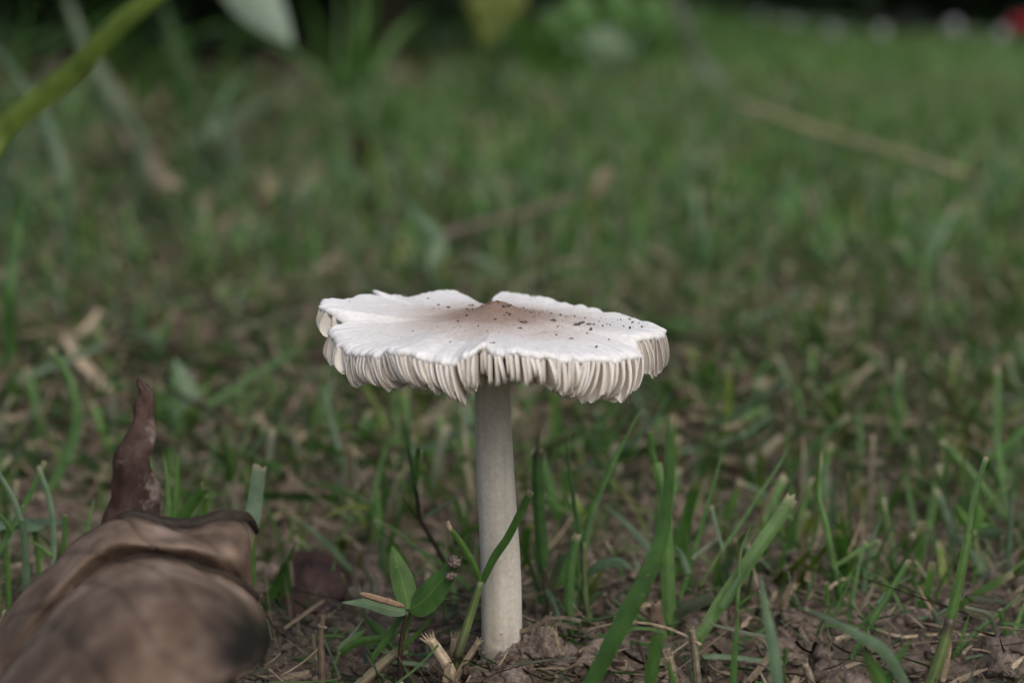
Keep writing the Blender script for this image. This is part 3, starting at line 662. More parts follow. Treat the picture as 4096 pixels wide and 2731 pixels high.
shoot(G, "tapering bluish green leaf shoot sprouting yellow blades behind the cap", "grass", 'V', [
    ('stalk', [(985, 655), (978, 620), (975, 590)], 16, 'stem', 'k', dict(tube=True)), (B, [(980, 620), (1005, 560), (970, 510), (920, 460)], 42, 'leaf', 'b', dict(dY=2)),
    (B, [(980, 620), (965, 560), (940, 500), (925, 470)], 14, 'taper', 'd', {}), (B, [(1040, 660), (1015, 630), (995, 600)], 26, 'taper', 'y', {}),
    (B, [(1150, 640), (1110, 600), (1060, 590)], 28, 'taper', 'b', {})], Y=36)

# ------------------------------------------------------------------ tall foreground and background blades
def rooted(name, label, cat, pts3, w, prof, col, mat='grass', group=None, n=26, pn='blade', fold=.18, roll=0, twist=0, extra=None, tip=None):
    """a blade given by points in the place (cm), the first on the ground"""
    P = spline(np.array(pts3, float), n); base = np.array(pts3[0], float); base[2] = float(ground_h(base[0], base[1]))
    P[0, 2] = base[2] - .3
    t = thing(name, label, cat, base, group)
    V, uv = ribbon(P, widths(prof, n, w), 5, fold, twist, None, roll)
    c = np.repeat(np.array([GREEN[col] if isinstance(col, str) else col]), n, 0) * rng.uniform(.9, 1.1)
    obj(pn, mesh(pn, V - base, grid_faces(n, 5), M[mat], np.repeat(c, 5, 0), uv), t)
    if extra: extra(t, base)
    return t
def vp(x, y, Y): return tuple(at('V', x, y, Y))
rooted('tall_grass', "thick olive grass blade arching high across the upper left corner, out of focus", "grass",
       [(-13.5, -7, 0), (-10.5, -7.4, 4.2), vp(-130, 440, -8), vp(0, 300, -8), vp(170, 160, -8.4), vp(340, 0, -8.8), (-1.2, -9, 11.6), (2.2, -8.5, 12.2)], .27, 'leaf2', (.2, .29, .06))
rooted('tall_grass', "grey green grass blade bending over the lawn before the yellow straw", "grass",
       [vp(1745, 268, 136), vp(1650, 208, 136), vp(1600, 130, 136), vp(1572, 60, 135), vp(1545, -20, 135), vp(1500, -150, 134)], 1.9, 'taper', (.2, .25, .19))
# straws and twigs lying about (each a thing)
def straw(name, label, cat, reg, pts, w, col, Y=None, dY=0.0, prof='stem', mat='straw', tube=True, n=14, lift=.0, group=None):
    if Y is None: Y = float(on_ground(reg, *pts[0], .15)[1])
    b = at(reg, *pts[0], Y); t = thing(name, label, cat, b, group)
    part('stalk', b, reg, pts, w, prof, col, Y, dY, mat, t, n=n, tube=tube); return t
def flat_straw(name, label, cat, reg, pts, w, col, z=.15, prof='stem', mat='straw', tube=False, group=None, hgt=None):
    """lies along the ground: each point is where its sight line meets the ground"""
    hgt = hgt or [z] * len(pts); P = []
    for (x, y), h in zip(pts, hgt):
        p = on_ground(reg, x, y, h)
        for _ in range(3): p = on_ground(reg, x, y, h + float(ground_h(p[0], p[1])))
        P.append(p)
    P = np.array(P); b = P.mean(0); b[2] = P[:, 2].min(); n = 16; P = spline(P, n); Wd = widths(prof, n, w * px_cm(reg, b[1]))
    c = np.repeat(np.array([GREEN[col] if isinstance(col, str) else col]), n, 0) * rng.uniform(.9, 1.1)
    T = norm(np.gradient(P, axis=0)); sd = norm(np.cross(T, np.array([0, 0, 1.0]))); up = np.cross(sd, T)
    q = np.linspace(0, 2 * np.pi, 8, endpoint=False); fl = .9 if tube else .3
    V = (P[:, None] + .5 * Wd[:, None, None] * (sd[:, None] * np.cos(q)[None, :, None] + fl * up[:, None] * np.sin(q)[None, :, None])).reshape(-1, 3)
    uv = np.stack(np.broadcast_arrays(q[None] / 6.283, np.linspace(0, 1, n)[:, None]), -1).reshape(-1, 2)
    F = [tuple(f) for f in grid_faces(n, 8, True)] + [tuple(range(7, -1, -1)), tuple(range((n - 1) * 8, n * 8))]
    return tag(obj(name, mesh(name, V - b, F, M[mat], np.repeat(c, 8, 0), uv), None, b), label, cat, group)
flat_straw('straw', "long yellow straw lying across the lawn, far behind the mushroom", "straw", 'V', [(1690, 235), (1800, 272), (1920, 312), (2060, 352), (2210, 398)], 44, (.29, .3, .17), 3.3)
flat_straw('twig', "pinkish brown twig lying in the grass behind the cap", "twig", 'V', [(1005, 548), (1100, 515), (1200, 492), (1325, 445)], 20, (.2, .17, .145), 2.1, tube=True)
flat_straw('straw', "pale flat straw slanting through the grass behind the dead leaf's spike", "straw", 'V', [(150, 775), (185, 830), (245, 895)], 44, 'w', .9)
flat_straw('straw', "greyish straw lying among the weeds behind the olive blade", "straw", 'V', [(225, 130), (280, 270), (330, 360), (395, 430)], 46, 'r', 2.4)
flat_straw('fallen_blade', "long grey green fallen blade lying under the weeds", "grass", 'V', [(430, 330), (500, 295), (590, 245), (680, 205)], 50, (.19, .25, .17), 2.6, mat='grass')
flat_straw('straw', "brown straw lying beside the dark soil behind the mound", "straw", '5', [(90, 660), (200, 640), (300, 600), (420, 550)], 40, 't', .25)
flat_straw('straw', "whitish runner stem lying along the soil mound", "straw", '5', [(540, 1270), (700, 1312), (860, 1300), (1010, 1302), (1220, 1295)], 26, 'w', .1, tube=True)
flat_straw('straw', "pale straw slanting through the grass left of the stem", "straw", 'C', [(870, 500), (980, 585), (1130, 670), (1290, 790)], 52, 't', .35, hgt=[.9, .7, .5, .2])
flat_straw('straw', "thin straw lying over the maroon dead leaf", "straw", 'C', [(600, 975), (720, 1050), (850, 1120), (950, 1210)], 30, 't', .5)
flat_straw('straw', "upright leaning brown straw behind the wide notched blade", "straw", 'C', [(350, 1000), (420, 800), (500, 590), (560, 430)], 40, 't', .3)
flat_straw('straw', "curved dry straw crossing under the slim young shoot", "straw", '4', [(1150, 980), (1260, 965), (1400, 1000)], 20, 't', .2)
flat_straw('straw', "curly dry straw lying on soil right of the clod", "straw", '4', [(240, 1440), (300, 1390), (380, 1340), (470, 1300)], 30, 't', .15)
flat_straw('straw', "dry leaf strip lying on soil behind the tall pale stemmed shoot", "straw", '4', [(600, 980), (625, 920), (650, 830)], 40, 't', .3)
def stub(label, reg, pts, w, col, Y=None, frayed=5):
    if Y is None: Y = float(on_ground(reg, *pts[0], .1)[1])
    b = at(reg, *pts[0], Y); t = thing('straw_stub', label, "straw", b)
    part('stalk', b, reg, pts, w, 'stem', col, Y, 0, 'straw', t, tube=True)
    (x0, y0), (x1, y1) = pts[-2], pts[-1]; L = math.hypot(x1 - x0, y1 - y0); dx, dy = (x1 - x0) / L, (y1 - y0) / L
    for k in range(frayed):
        s = (k + .5) / frayed - .5; l = random.uniform(.5, 1.1) * w
        part('fibre', b, reg, [(x1 - dy * s * w * .6 - dx * w * .5, y1 + dx * s * w * .6 - dy * w * .5), (x1 - dy * s * w * .75, y1 + dx * s * w * .75), (x1 + dx * l * .8 - dy * s * w * 1.3, y1 + dy * l * .8 + dx * s * w * 1.3)],
             w / frayed * 1.3, 'taper', col, Y + random.uniform(-.05, .05), 0, 'straw', t, n=6)
    return t
stub("thick frayed pale straw stub leaning left in front of the mushroom stem's foot", '2', [(1110, 1620), (1040, 1450), (975, 1340), (905, 1240)], 112, 'w', -.7)
stub("thin straw stub leaning right against the mushroom stem's foot", '2', [(1090, 1560), (1180, 1400), (1275, 1250)], 62, 't', -.75, 3)
stub("short flat straw stub between the frayed stub and the forked shoot's sheath", '2', [(1060, 1460), (1080, 1340), (1090, 1230)], 76, 't', -.35, 3)
stub("frayed straw stub standing on the soil left of the drooping bluish blade", '5', [(215, 1640), (195, 1540), (165, 1460)], 54, 'r', None, 5)
stub("frayed straw tuft end on top of the soil mound", '5', [(30, 1180), (60, 1100), (95, 1030)], 66, 't', None, 5)
stub("upright torn straw stub under the tallest straight blade", '4', [(960, 1600), (945, 1420), (935, 1330), (922, 1270)], 46, 'r', None, 4)
stub("grey torn straw stub below the short squared blade", '4', [(830, 1620), (818, 1500), (800, 1420)], 56, 'r', None, 5)
stub("jointed brown straw stub beneath the broad dark blade", '4', [(215, 1520), (190, 1400), (160, 1280)], 48, 't', None, 3)
kt = straw('twig', "dark knobby upright twig between the dead leaf and the herb", "twig", '2', [(85, 1620), (88, 1400), (80, 1250), (98, 1050)], 58, 'n', None)
for (x, y, w) in ((95, 1070, 40), (80, 1140, 60), (110, 1150, 40), (70, 1230, 36)):
    Yk = float(kt.location.y / S); p = at('2', x, y, Yk); r = w * .5 * px_cm('2', Yk); V, F = lump(2, r, r, r, .4, 1.5, x)
    obj("knob", mesh("knob", V + p - np.array(kt.location) / S, F, M['crumb']), kt)
# clover leaves
def clover(label, reg, x, y, w, Y):
    b = on_ground(reg, x, y + w * .4, .0) if Y is None else at(reg, x, y + w * .5, Y); b[2] = float(ground_h(b[0], b[1])); c0 = at(reg, x, y, b[1]); r = w * px_cm(reg, b[1]) * .5
    t = thing('clover', label, "clover", b)
    P = spline([b + np.array([0, .1, -.3]), (b + c0) / 2 + np.array([.06, 0, 0]), c0], 8)
    V, uv = ribbon(P, np.full(8, .09), 5, .3); obj('stalk', mesh('stalk', V - b, grid_faces(8, 5), M['herb'], np.repeat(np.array([GREEN['l']]), 40, 0), uv), t)
    for k in range(3):
        a = 2.1 * k + .5; d = np.array([math.cos(a), math.sin(a) * .9, .12]); L = spline([c0, c0 + d * r, c0 + d * r * 1.9 + np.array([0, 0, -.08])], 10)
        tt = np.linspace(0, 1, 10); Wd = r * 1.75 * np.sqrt(np.clip(1 - (2 * tt - 1.08) ** 2, .0, 1)) + .02
        V, uv = ribbon(L, Wd, 7, .06, 0, np.array([0, 0, -1.0]))
        obj('leaflet', mesh('leaflet', V - b, grid_faces(10, 7), M['herb'], np.repeat(np.array([GREEN['b']]) * .75, 70, 0), uv), t)
clover("round grey green clover leaf under the bluish bent stalk", '3', 160, 815, 150, 2.6)
clover("round bluish clover leaf left of the tall curved dark blade", '3', 85, 490, 150, None)
clover("small clover leaf at the lower left behind the curled leaf's shoulder", '3', 10, 815, 90, 2.2)

# ------------------------------------------------------------------ the big curled dead leaf
def leaf_mat(name, lo, mid, hi, sc=120):
    m, nt, ns, lk = mat_new(name); tcn = N(nt, "ShaderNodeTexCoord")
    n1 = noise(nt, sc, 5, .6); c = ramp(nt, n1, [(.3, lo), (.5, mid), (.68, hi)]); n4 = noise(nt, sc * .45, 3, .6); c = mixc(nt, c, ramp(nt, n4, [(.35, (.72, .64, .6)), (.62, (1.15, 1.12, 1.12))]), 1.0, 'MULTIPLY')
    col = N(nt, "ShaderNodeVertexColor", layer_name="Col").outputs[0]; c = mixc(nt, c, col, 1.0, 'MULTIPLY')
    mp_ = N(nt, "ShaderNodeMapping"); mp_.inputs["Rotation"].default_value = (0, 0, .5); mp_.inputs["Scale"].default_value = (9, 5, 1); lk.new(tcn.outputs["UV"], mp_.inputs[0])
    v = noise(nt, 1.0, 3, .5, mp_.outputs[0]); c = mixc(nt, c, ramp(nt, v, [(.35, (.78, .74, .7)), (.6, (1.1, 1.1, 1.1))]), 1.0, 'MULTIPLY')
    n3 = noise(nt, sc * 3, 4, .6); c = mixc(nt, c, (.5, .46, .42), ramp(nt, n3, [(.66, (0, 0, 0)), (.76, (.55, .55, .55))]))
    finish(nt, c, .65, .3, bump(nt, v, .4, .001), .06); return m
M['dead'] = leaf_mat("dead_leaf", (.08, .059, .044), (.155, .117, .087), (.225, .175, .138), 100)
M['litter_leaf'] = leaf_mat("litter_leaf", (.16, .12, .09), (.24, .185, .145), (.34, .28, .23), 60)
M['maroon'] = leaf_mat("maroon_leaf", (.02, .011, .009), (.042, .022, .017), (.075, .046, .037))
rows = [
 ([(-90, 1440), (60, 1190), (230, 1012), (400, 866), (560, 780), (690, 782), (860, 832), (1030, 788), (1150, 778), (1207, 842)], -3.3),
 ([(-80, 1470), (75, 1225), (245, 1048), (412, 905), (565, 828), (705, 848), (865, 868), (1032, 850), (1150, 850), (1195, 890)], -3.9),
 ([(-60, 1530), (110, 1290), (275, 1100), (425, 965), (570, 895), (720, 915), (880, 925), (1040, 950), (1150, 965), (1185, 985)], -4.7),
 ([(-40, 1580), (150, 1330), (310, 1155), (435, 1040), (560, 985), (720, 958), (885, 990), (1050, 1055), (1150, 1110), (1200, 1160)], -4.55),
 ([(-50, 1600), (150, 1350), (310, 1180), (440, 1075), (570, 1020), (730, 985), (895, 1025), (1060, 1090), (1180, 1160), (1235, 1215)], -4.9),
 ([(-60, 1640), (120, 1440), (300, 1270), (450, 1160), (600, 1090), (750, 1060), (920, 1100), (1100, 1175), (1220, 1250), (1264, 1300)], -6.6),
 ([(-60, 1720), (100, 1580), (300, 1420), (460, 1310), (620, 1250), (780, 1230), (960, 1260), (1120, 1310), (1230, 1350), (1274, 1385)], -8.4),
 ([(-60, 1860), (100, 1760), (300, 1640), (480, 1550), (640, 1490), (800, 1455), (980, 1440), (1120, 1440), (1215, 1440), (1250, 1445)], -9.6),
 ([(-60, 2050), (100, 1980), (300, 1880), (480, 1800), (640, 1740), (800, 1680), (960, 1600), (1070, 1545), (1130, 1515), (1175, 1500)], -10.0),
 ([(-60, 2400), (100, 2330), (300, 2250), (480, 2150), (640, 2050), (790, 1950), (930, 1800), (1010, 1680), (1060, 1600), (1090, 1560)], -9.6)]
NU, NVr = 110, 110
K = []
for pts, Yq in rows:
    dx = np.linspace(0, 1, 10); yo = .9 * np.clip((dx - .72) / .28, 0, 1) ** 2 - .5 * (1 - dx) ** 2   # the right end bends away, the left comes nearer
    if Yq in (-4.7, -4.55, -4.9): yo = yo + ({-4.7: .25, -4.55: -.05, -4.9: 0}[Yq]) * np.clip(1 - dx / .4, 0, 1)
    if Yq in (-6.6, -8.4, -9.6): yo = yo + {-6.6: 1.8, -8.4: 3.2, -9.6: 3.4}[Yq] * np.clip((dx - .74) / .2, 0, 1) ** 1.3    # hollow right end
    K.append(spline([at('3', x, y, Yq + o) for (x, y), o in zip(pts, yo)], NU))
K = np.array(K)
surf = np.stack([spline(K[:, j], NVr) for j in range(NU)], 1)           # NVr x NU x 3
gz_ = ground_h(surf[..., 0], surf[..., 1]); surf[..., 2] = np.maximum(surf[..., 2], gz_ - .05)
tu, tv = np.meshgrid(np.linspace(0, 1, NU), np.linspace(0, 1, NVr))
rib = 1 - np.exp(-(np.sin(tu * 15 - tv * 11 + 1.2 * fbm(tu * 3, tv * 3, 77)) / .22) ** 2)
surf[..., 2] += .05 * fbm(tu * 9, tv * 7, 31) + .025 * (rib - .8) + .02 * fbm(tu * 26, tv * 22, 35)
cl = np.ones((NVr, NU, 3)) * (.7 + .33 * rib[..., None]) * (1 + .4 * fbm(tu * 6, tv * 6, 81)[..., None] + np.array([.3, .33, .38]) * np.clip(4 * fbm(tu * 7 + 9, tv * 8, 85) - .8, 0, 1)[..., None])
rimk = np.clip(1.3 - tv / (.02 + .06 * np.clip((tu - .45) / .15, 0, 1)), 0, 1)[..., None]; cl = cl * (1 - .85 * rimk)
ridge = np.exp(-((tv - .345 + .015 * np.sin(tu * 7)) / .022) ** 2)[..., None] * np.clip((tu - .22) / .1, 0, 1)[..., None]; cl = cl * (1 - .5 * ridge * np.array([.8, 1, 1.05]))
hollow_shade = np.clip(1.4 - np.hypot((tu - .97) / .3, (tv - .74) / .25) + .6 * fbm(tu * 8, tv * 8, 40), 0, 1)[..., None]; cl = cl * (1 - .93 * hollow_shade)   # shade of the hollow right end, painted into the vertex colour
lb = np.array(surf[NVr - 1, NU // 2]); lb[2] = float(ground_h(lb[0], lb[1])); leaf = thing("dead_leaf", "large curled dry brown dead leaf with dark rim and upright spike, out of focus", "dead leaf", lb)
uvq = np.stack([tu, tv], -1).reshape(-1, 2)
nx = np.cross(np.gradient(surf, axis=0), np.gradient(surf, axis=1)); nx = norm(nx)
inner = surf + nx * (.05 if nx[NVr // 2, NU // 2, 2] < 0 else -.05)
n1_ = NVr * NU; A = grid_faces(NVr, NU); ring = list(range(NU)) + [i * NU + NU - 1 for i in range(1, NVr)] + [(NVr - 1) * NU + j for j in range(NU - 2, -1, -1)] + [i * NU for i in range(NVr - 2, 0, -1)]
F = [tuple(f) for f in A] + [tuple(f[::-1] + n1_) for f in A] + [(ring[i], ring[(i + 1) % len(ring)], ring[(i + 1) % len(ring)] + n1_, ring[i] + n1_) for i in range(len(ring))]
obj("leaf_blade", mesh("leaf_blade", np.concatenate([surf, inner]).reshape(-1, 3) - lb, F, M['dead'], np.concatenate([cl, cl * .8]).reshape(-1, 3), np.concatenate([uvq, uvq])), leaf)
er = surf[0, int(NU * .44):]; ne = len(er); q = np.linspace(0, 2 * np.pi, 10, endpoint=False); T = norm(np.gradient(er, axis=0)); sd = norm(np.cross(T, np.array([0, 0, 1.0]))); up = np.cross(sd, T)
wr = (.045 + .075 * np.sin(np.linspace(0.2, 2.9, ne)) + .03 * fbm(np.linspace(0, 9, ne), np.zeros(ne), 3))
V = (er[:, None] + wr[:, None, None] * (sd[:, None] * np.cos(q)[None, :, None] + up[:, None] * np.sin(q)[None, :, None]) - up[:, None] * .02).reshape(-1, 3)
obj("curled_edge", mesh("curled_edge", V - lb, [tuple(f) for f in grid_faces(ne, 10, True)] + [tuple(range(9, -1, -1)), tuple(range((ne - 1) * 10, ne * 10))], M['dead'], np.full((len(V), 3), .16), np.stack(np.broadcast_arrays(q[None] / 6.283, np.linspace(0, 1, ne)[:, None]), -1).reshape(-1, 2)), leaf)
iv = int(NVr * .35); er = surf[iv, int(NU * .26):int(NU * .985)]; ne = len(er); T = norm(np.gradient(er, axis=0)); sd = norm(np.cross(T, np.array([0, 0, 1.0]))); up = np.cross(sd, T)
wr = (.02 + .07 * np.linspace(0, 1, ne) ** .8 + .02 * fbm(np.linspace(0, 9, ne), np.zeros(ne), 8)); q = np.linspace(0, 2 * np.pi, 10, endpoint=False)
V = (er[:, None] + wr[:, None, None] * (sd[:, None] * np.cos(q)[None, :, None] + up[:, None] * np.sin(q)[None, :, None])).reshape(-1, 3)
obj("folded_edge", mesh("folded_edge", V - lb, [tuple(f) for f in grid_faces(ne, 10, True)] + [tuple(range(9, -1, -1)), tuple(range((ne - 1) * 10, ne * 10))], M['dead'], np.full((len(V), 3), .3), np.stack(np.broadcast_arrays(q[None] / 6.283, np.linspace(0, 1, ne)[:, None]), -1).reshape(-1, 2)), leaf)
# spike: the leaf's rolled tip
sp_ = [((640, 860), 330), ((634, 760), 262), ((628, 650), 222), ((625, 540), 185), ((645, 440), 150), ((672, 340), 112), ((690, 250), 88), ((680, 190), 62), ((662, 150), 40), ((648, 130), 16)]
P = spline([at('3', x, y, -2.9 + .25 * i / 9) for i, ((x, y), w) in enumerate(sp_)], 40); Wd = np.interp(np.linspace(0, 9, 40), range(10), [w for _, w in sp_]) * px_cm('3', -2.9)
T = norm(np.gradient(P, axis=0)); sd = norm(np.cross(T, np.array([0, 1.0, -.2]))); fw = norm(np.cross(sd, T)); q = np.linspace(-2.5, 2.5, 23)
crease = 1 - .28 * np.exp(-(q / .22) ** 2)                           # a groove down its front
V = (P[:, None] - .5 * Wd[:, None, None] * crease[None, :, None] * (sd[:, None] * np.sin(q)[None, :, None] * 1.0 + fw[:, None] * np.cos(q)[None, :, None] * .55)).reshape(-1, 3)
nq = np.arange(len(V)); iq, jq = nq // 23, nq % 23
V = V + (sd[iq] * fbm(iq / 5.0, jq / 4.0, 91)[:, None] + fw[iq] * fbm(iq / 4.0, jq / 3.0, 95)[:, None]) * (.1 * Wd[iq] + .015)[:, None] + sd[iq] * (.07 * Wd[iq] * np.sin(iq * .55) * (np.abs(q[jq]) > 1.2))[:, None]
m = leaf_mat("dead_leaf_tip", (.03, .018, .015), (.055, .032, .026), (.1, .065, .055), 220); M['tip'] = m
nt = m.node_tree; pr_ = [n for n in nt.nodes if n.type == 'BSDF_PRINCIPLED'][0]; src = pr_.inputs["Base Color"].links[0].from_socket
nm = noise(nt, 150, 6, .75); c2 = mixc(nt, src, (.42, .37, .33), ramp(nt, nm, [(.55, (0, 0, 0)), (.68, (.42, .42, .42))])); nt.links.new(c2, pr_.inputs["Base Color"])
tt = np.linspace(0, 1, 40)
obj("leaf_tip", mesh("leaf_tip", V - lb, grid_faces(40, 23), M['tip'], np.ones((len(V), 3)), np.stack(np.broadcast_arrays((q[None] + 2.5) / 5, tt[:, None]), -1).reshape(-1, 2)), leaf)
# maroon leaf, lying behind
def lying_leaf(name, label, reg, outline, z, mat, dome=.5, cat="dead leaf"):
    P = np.array([on_ground(reg, x, y, z) for x, y in outline]); P[:, 2] = z
    ctr = P.mean(0); V = []; nr, na = 10, 60; Q = spline(np.vstack([P, P[:1]]), na + 1)[:-1]
    for i in range(nr + 1):
        s = i / nr
        for k in range(na):
            p = ctr + (Q[k] - ctr) * max(s, .01); p = p.copy(); p[2] = float(ground_h(p[0], p[1])) * s * s + z + dome * (1 - s ** 2.2) + .06 * math.sin(k * .9 + 5 * s) * s
            V.append(p)
    V = np.array(V); b = ctr.copy(); b[2] = float(ground_h(b[0], b[1])); uv = (V[:, :2] - V[:, :2].min(0)) / np.ptp(V[:, :2], axis=0)
    return tag(obj(name, mesh(name, V - b, grid_faces(nr + 1, na, True), mat, np.ones((len(V), 3)), uv), None, b), label, cat)
lying_leaf("dead_leaf", "dark maroon dead leaf lying domed on the soil left of the herb", 'C', [(310, 1420), (340, 1310), (460, 1210), (620, 1160), (780, 1190), (880, 1300), (880, 1440), (740, 1540), (520, 1560), (360, 1510)], .22, M['maroon'], .24)
# husk and soil lump on the herb's leaves
Yh = float(bpy.data.objects["herb"].location.y / S)
P = spline([at('2', 375, 890, Yh - .52), at('2', 480, 922, Yh - .5), at('2', 600, 955, Yh - .42), at('2', 712, 990, Yh - .32)], 14); Wd = 52 * px_cm('2', Yh) * np.array([.35, .7, .85, .95, 1, 1, 1, 1, 1, .95, .9, .85, .75, .4])
T = norm(np.gradient(P, axis=0)); sd = norm(np.cross(T, np.array([0, 1.0, -.2]))); fw = norm(np.cross(sd, T)); q = np.linspace(0, 2 * np.pi, 12, endpoint=False); b = P[0]
V = (P[:, None] + .5 * Wd[:, None, None] * (sd[:, None] * np.cos(q)[None, :, None] + fw[:, None] * np.sin(q)[None, :, None] * .8)).reshape(-1, 3)
tag(obj("husk", mesh("husk", V - b, [tuple(f) for f in grid_faces(14, 12, True)] + [tuple(range(11, -1, -1)), tuple(range(13 * 12, 14 * 12))], M['straw'], np.repeat([[.3, .22, .16]], len(V), 0),
    np.stack(np.broadcast_arrays(q[None] / 6.283, np.linspace(0, 1, 14)[:, None]), -1).reshape(-1, 2)), None, b), "brown dry husk lying on the herb's lowest leaf", "husk")
for (x, y, w, lab) in ((1085, 655, 52, "grey soil lump stuck on the tip of the herb's widest leaf"), (1065, 755, 38, "small soil lump below the bigger one on the herb's widest leaf")):
    r = w * px_cm('2', Yh); V, F = lump(4, r, r, r * .9, .42, 1.5, x); p = at('2', x, y, Yh - .32)
    tag(obj("soil_lump", mesh("soil_lump", V, F, M['crumb']), None, p), lab, "soil lump")
# clods
clods = [('2', 1420, 1540, 90, 60, "small soil clod below the big one at the stem's foot"), ('2', 1240, 1490, 70, 60, "round soil clod left of the stem's foot"),
         ('2', 960, 1190, 90, 60, "dark soil clod half hidden behind the frayed straw stub"), ('4', 60, 1300, 130, 70, "flat soil clod under the broad dark blade"),
         ('4', 1120, 1480, 130, 60, "wide soil clod below the slanting frayed blade"), ('4', 600, 1290, 90, 50, "soil clod beside the foot of the tallest blade"),
         ('5', 130, 1180, 160, 90, "soil clod on the crest of the mound by the cut stub"), ('5', 60, 1330, 150, 80, "soil clod on the mound's front slope"), ('5', 560, 1180, 90, 50, "soil clod behind the leaning nipped blade"),
         ('4', 480, 860, 90, 60, "soil clod behind the pale stemmed shoot's flat leaf"), ('4', 1000, 1130, 80, 50, "soil clod at the foot of the thin leaning blade"), ('5', 1340, 1480, 100, 60, "soil clod at the foot of the fan of blades"),
         ('5', 900, 900, 90, 60, "soil clod by the hollow behind the jointed stalk"), ('C', 1010, 1330, 60, 40, "dark soil clod beside the maroon leaf")]
V, F = lump(5, .46, .42, .5, .4, 1.4, 19); p = at('2', 1735, 1400, -.1)
tag(obj("soil_clod", mesh("soil_clod", V, F, M['crumb']), None, p), "big crumbly soil clod leaning against the mushroom stem's foot", "soil clod")
for i, (reg, x, y, w, h, lab) in enumerate(clods):
    p = on_ground(reg, x, y + h * .6, .15); p[2] = float(ground_h(p[0], p[1])); k = px_cm(reg, p[1]); r, hz = w * k, h * k
    V, F = lump(5 if w > 100 else 4, r, r * .75, hz, .42, 1.35, i + 20)
    tag(obj("soil_clod", mesh("soil_clod", V, F, M['soil']), None, p + np.array([0, 0, hz * .3])), lab, "soil clod")

# ------------------------------------------------------------------ grass and litter nobody could count
def blades(n, bx, by, L, Wd, lean, az, curl, col, seg=5, cross=3, cut=.5, seed=0, z0=None, fold=.25):
    r = np.random.default_rng(seed); t = np.linspace(0, 1, seg + 1)
    phi = lean[:, None] + curl[:, None] * t[None] ** 1.3
    d = np.stack([np.cos(az), np.sin(az)], -1)
    step = (L / seg)[:, None]; hx = np.concatenate([np.zeros((n, 1)), np.cumsum(np.sin(phi[:, :-1]) * step, 1)], 1); hz = np.concatenate([np.zeros((n, 1)), np.cumsum(np.cos(phi[:, :-1]) * step, 1)], 1)
    if z0 is None: z0 = ground_h(bx, by) - .12
    P = np.stack([bx[:, None] + hx * d[:, :1], by[:, None] + hx * d[:, 1:], z0[:, None] + hz], -1)
    tw = r.uniform(-.9, .9, n); side = np.stack([-d[:, 1], d[:, 0], 0 * bx], -1); T = norm(np.gradient(P, axis=1)); nr = np.cross(side[:, None], T)
    side = side[:, None] * np.cos(tw)[:, None, None] + nr * np.sin(tw)[:, None, None]; nr = np.cross(side, T)
    iscut = r.uniform(size=n) < cut
    w = np.where(iscut[:, None], Wd[:, None] * np.minimum(1, .7 + t)[None] * (1 - .2 * t)[None], Wd[:, None] * np.minimum(1, .65 + 1.4 * t)[None] * np.maximum(1 - t, .02)[None] ** .6)
    u = np.linspace(-1, 1, cross)
    V = P[:, :, None] + side[:, :, None] * (u[None, None, :, None] * w[:, :, None, None] * .5) + nr[:, :, None] * (np.abs(u)[None, None, :, None] * w[:, :, None, None] * fold)
    cc = np.repeat(col[:, None, :], seg + 1, 1) * (1 + .0 * t)[None, :, None]
    cc[:, 0] = cc[:, 0] * .4 + np.array(GREEN['p']) * .5
    cc[iscut, -1] = np.array(GREEN['w']) * .9
    cc = np.repeat(cc[:, :, None, :], cross, 2)
    f0 = grid_faces(seg + 1, cross); nv = (seg + 1) * cross
    F = (f0[None] + (np.arange(n) * nv)[:, None, None]).reshape(-1, 4)
    uv = np.broadcast_to(np.stack(np.broadcast_arrays((u[None] + 1) / 2, t[:, None]), -1)[None], (n, seg + 1, cross, 2)).reshape(-1, 2)
    return V.reshape(-1, 3), F, cc.reshape(-1, 3), uv
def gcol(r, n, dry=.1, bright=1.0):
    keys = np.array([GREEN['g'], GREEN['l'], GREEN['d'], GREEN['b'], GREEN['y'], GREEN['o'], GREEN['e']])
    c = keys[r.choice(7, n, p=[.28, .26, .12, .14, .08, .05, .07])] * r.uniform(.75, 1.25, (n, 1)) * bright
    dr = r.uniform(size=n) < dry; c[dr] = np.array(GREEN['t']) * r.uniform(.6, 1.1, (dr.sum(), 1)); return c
def in_cone(x, y, m):                       # seen, with a margin to the sides
    return np.abs(x) < m + .245 * 1.35 * (y + 31)
def clear(x, y):                            # bare places: the hero plants' ground
    return ~((y > -1.2) & (y < 1.6) & (np.abs(x) < 8.5))
def tufts(r, n, y0, y1, pw, m=4):
    y = y0 + (y1 - y0) * r.uniform(size=n) ** pw; x = r.uniform(-1, 1, n) * (m + .33 * (y + 31)); return x, y
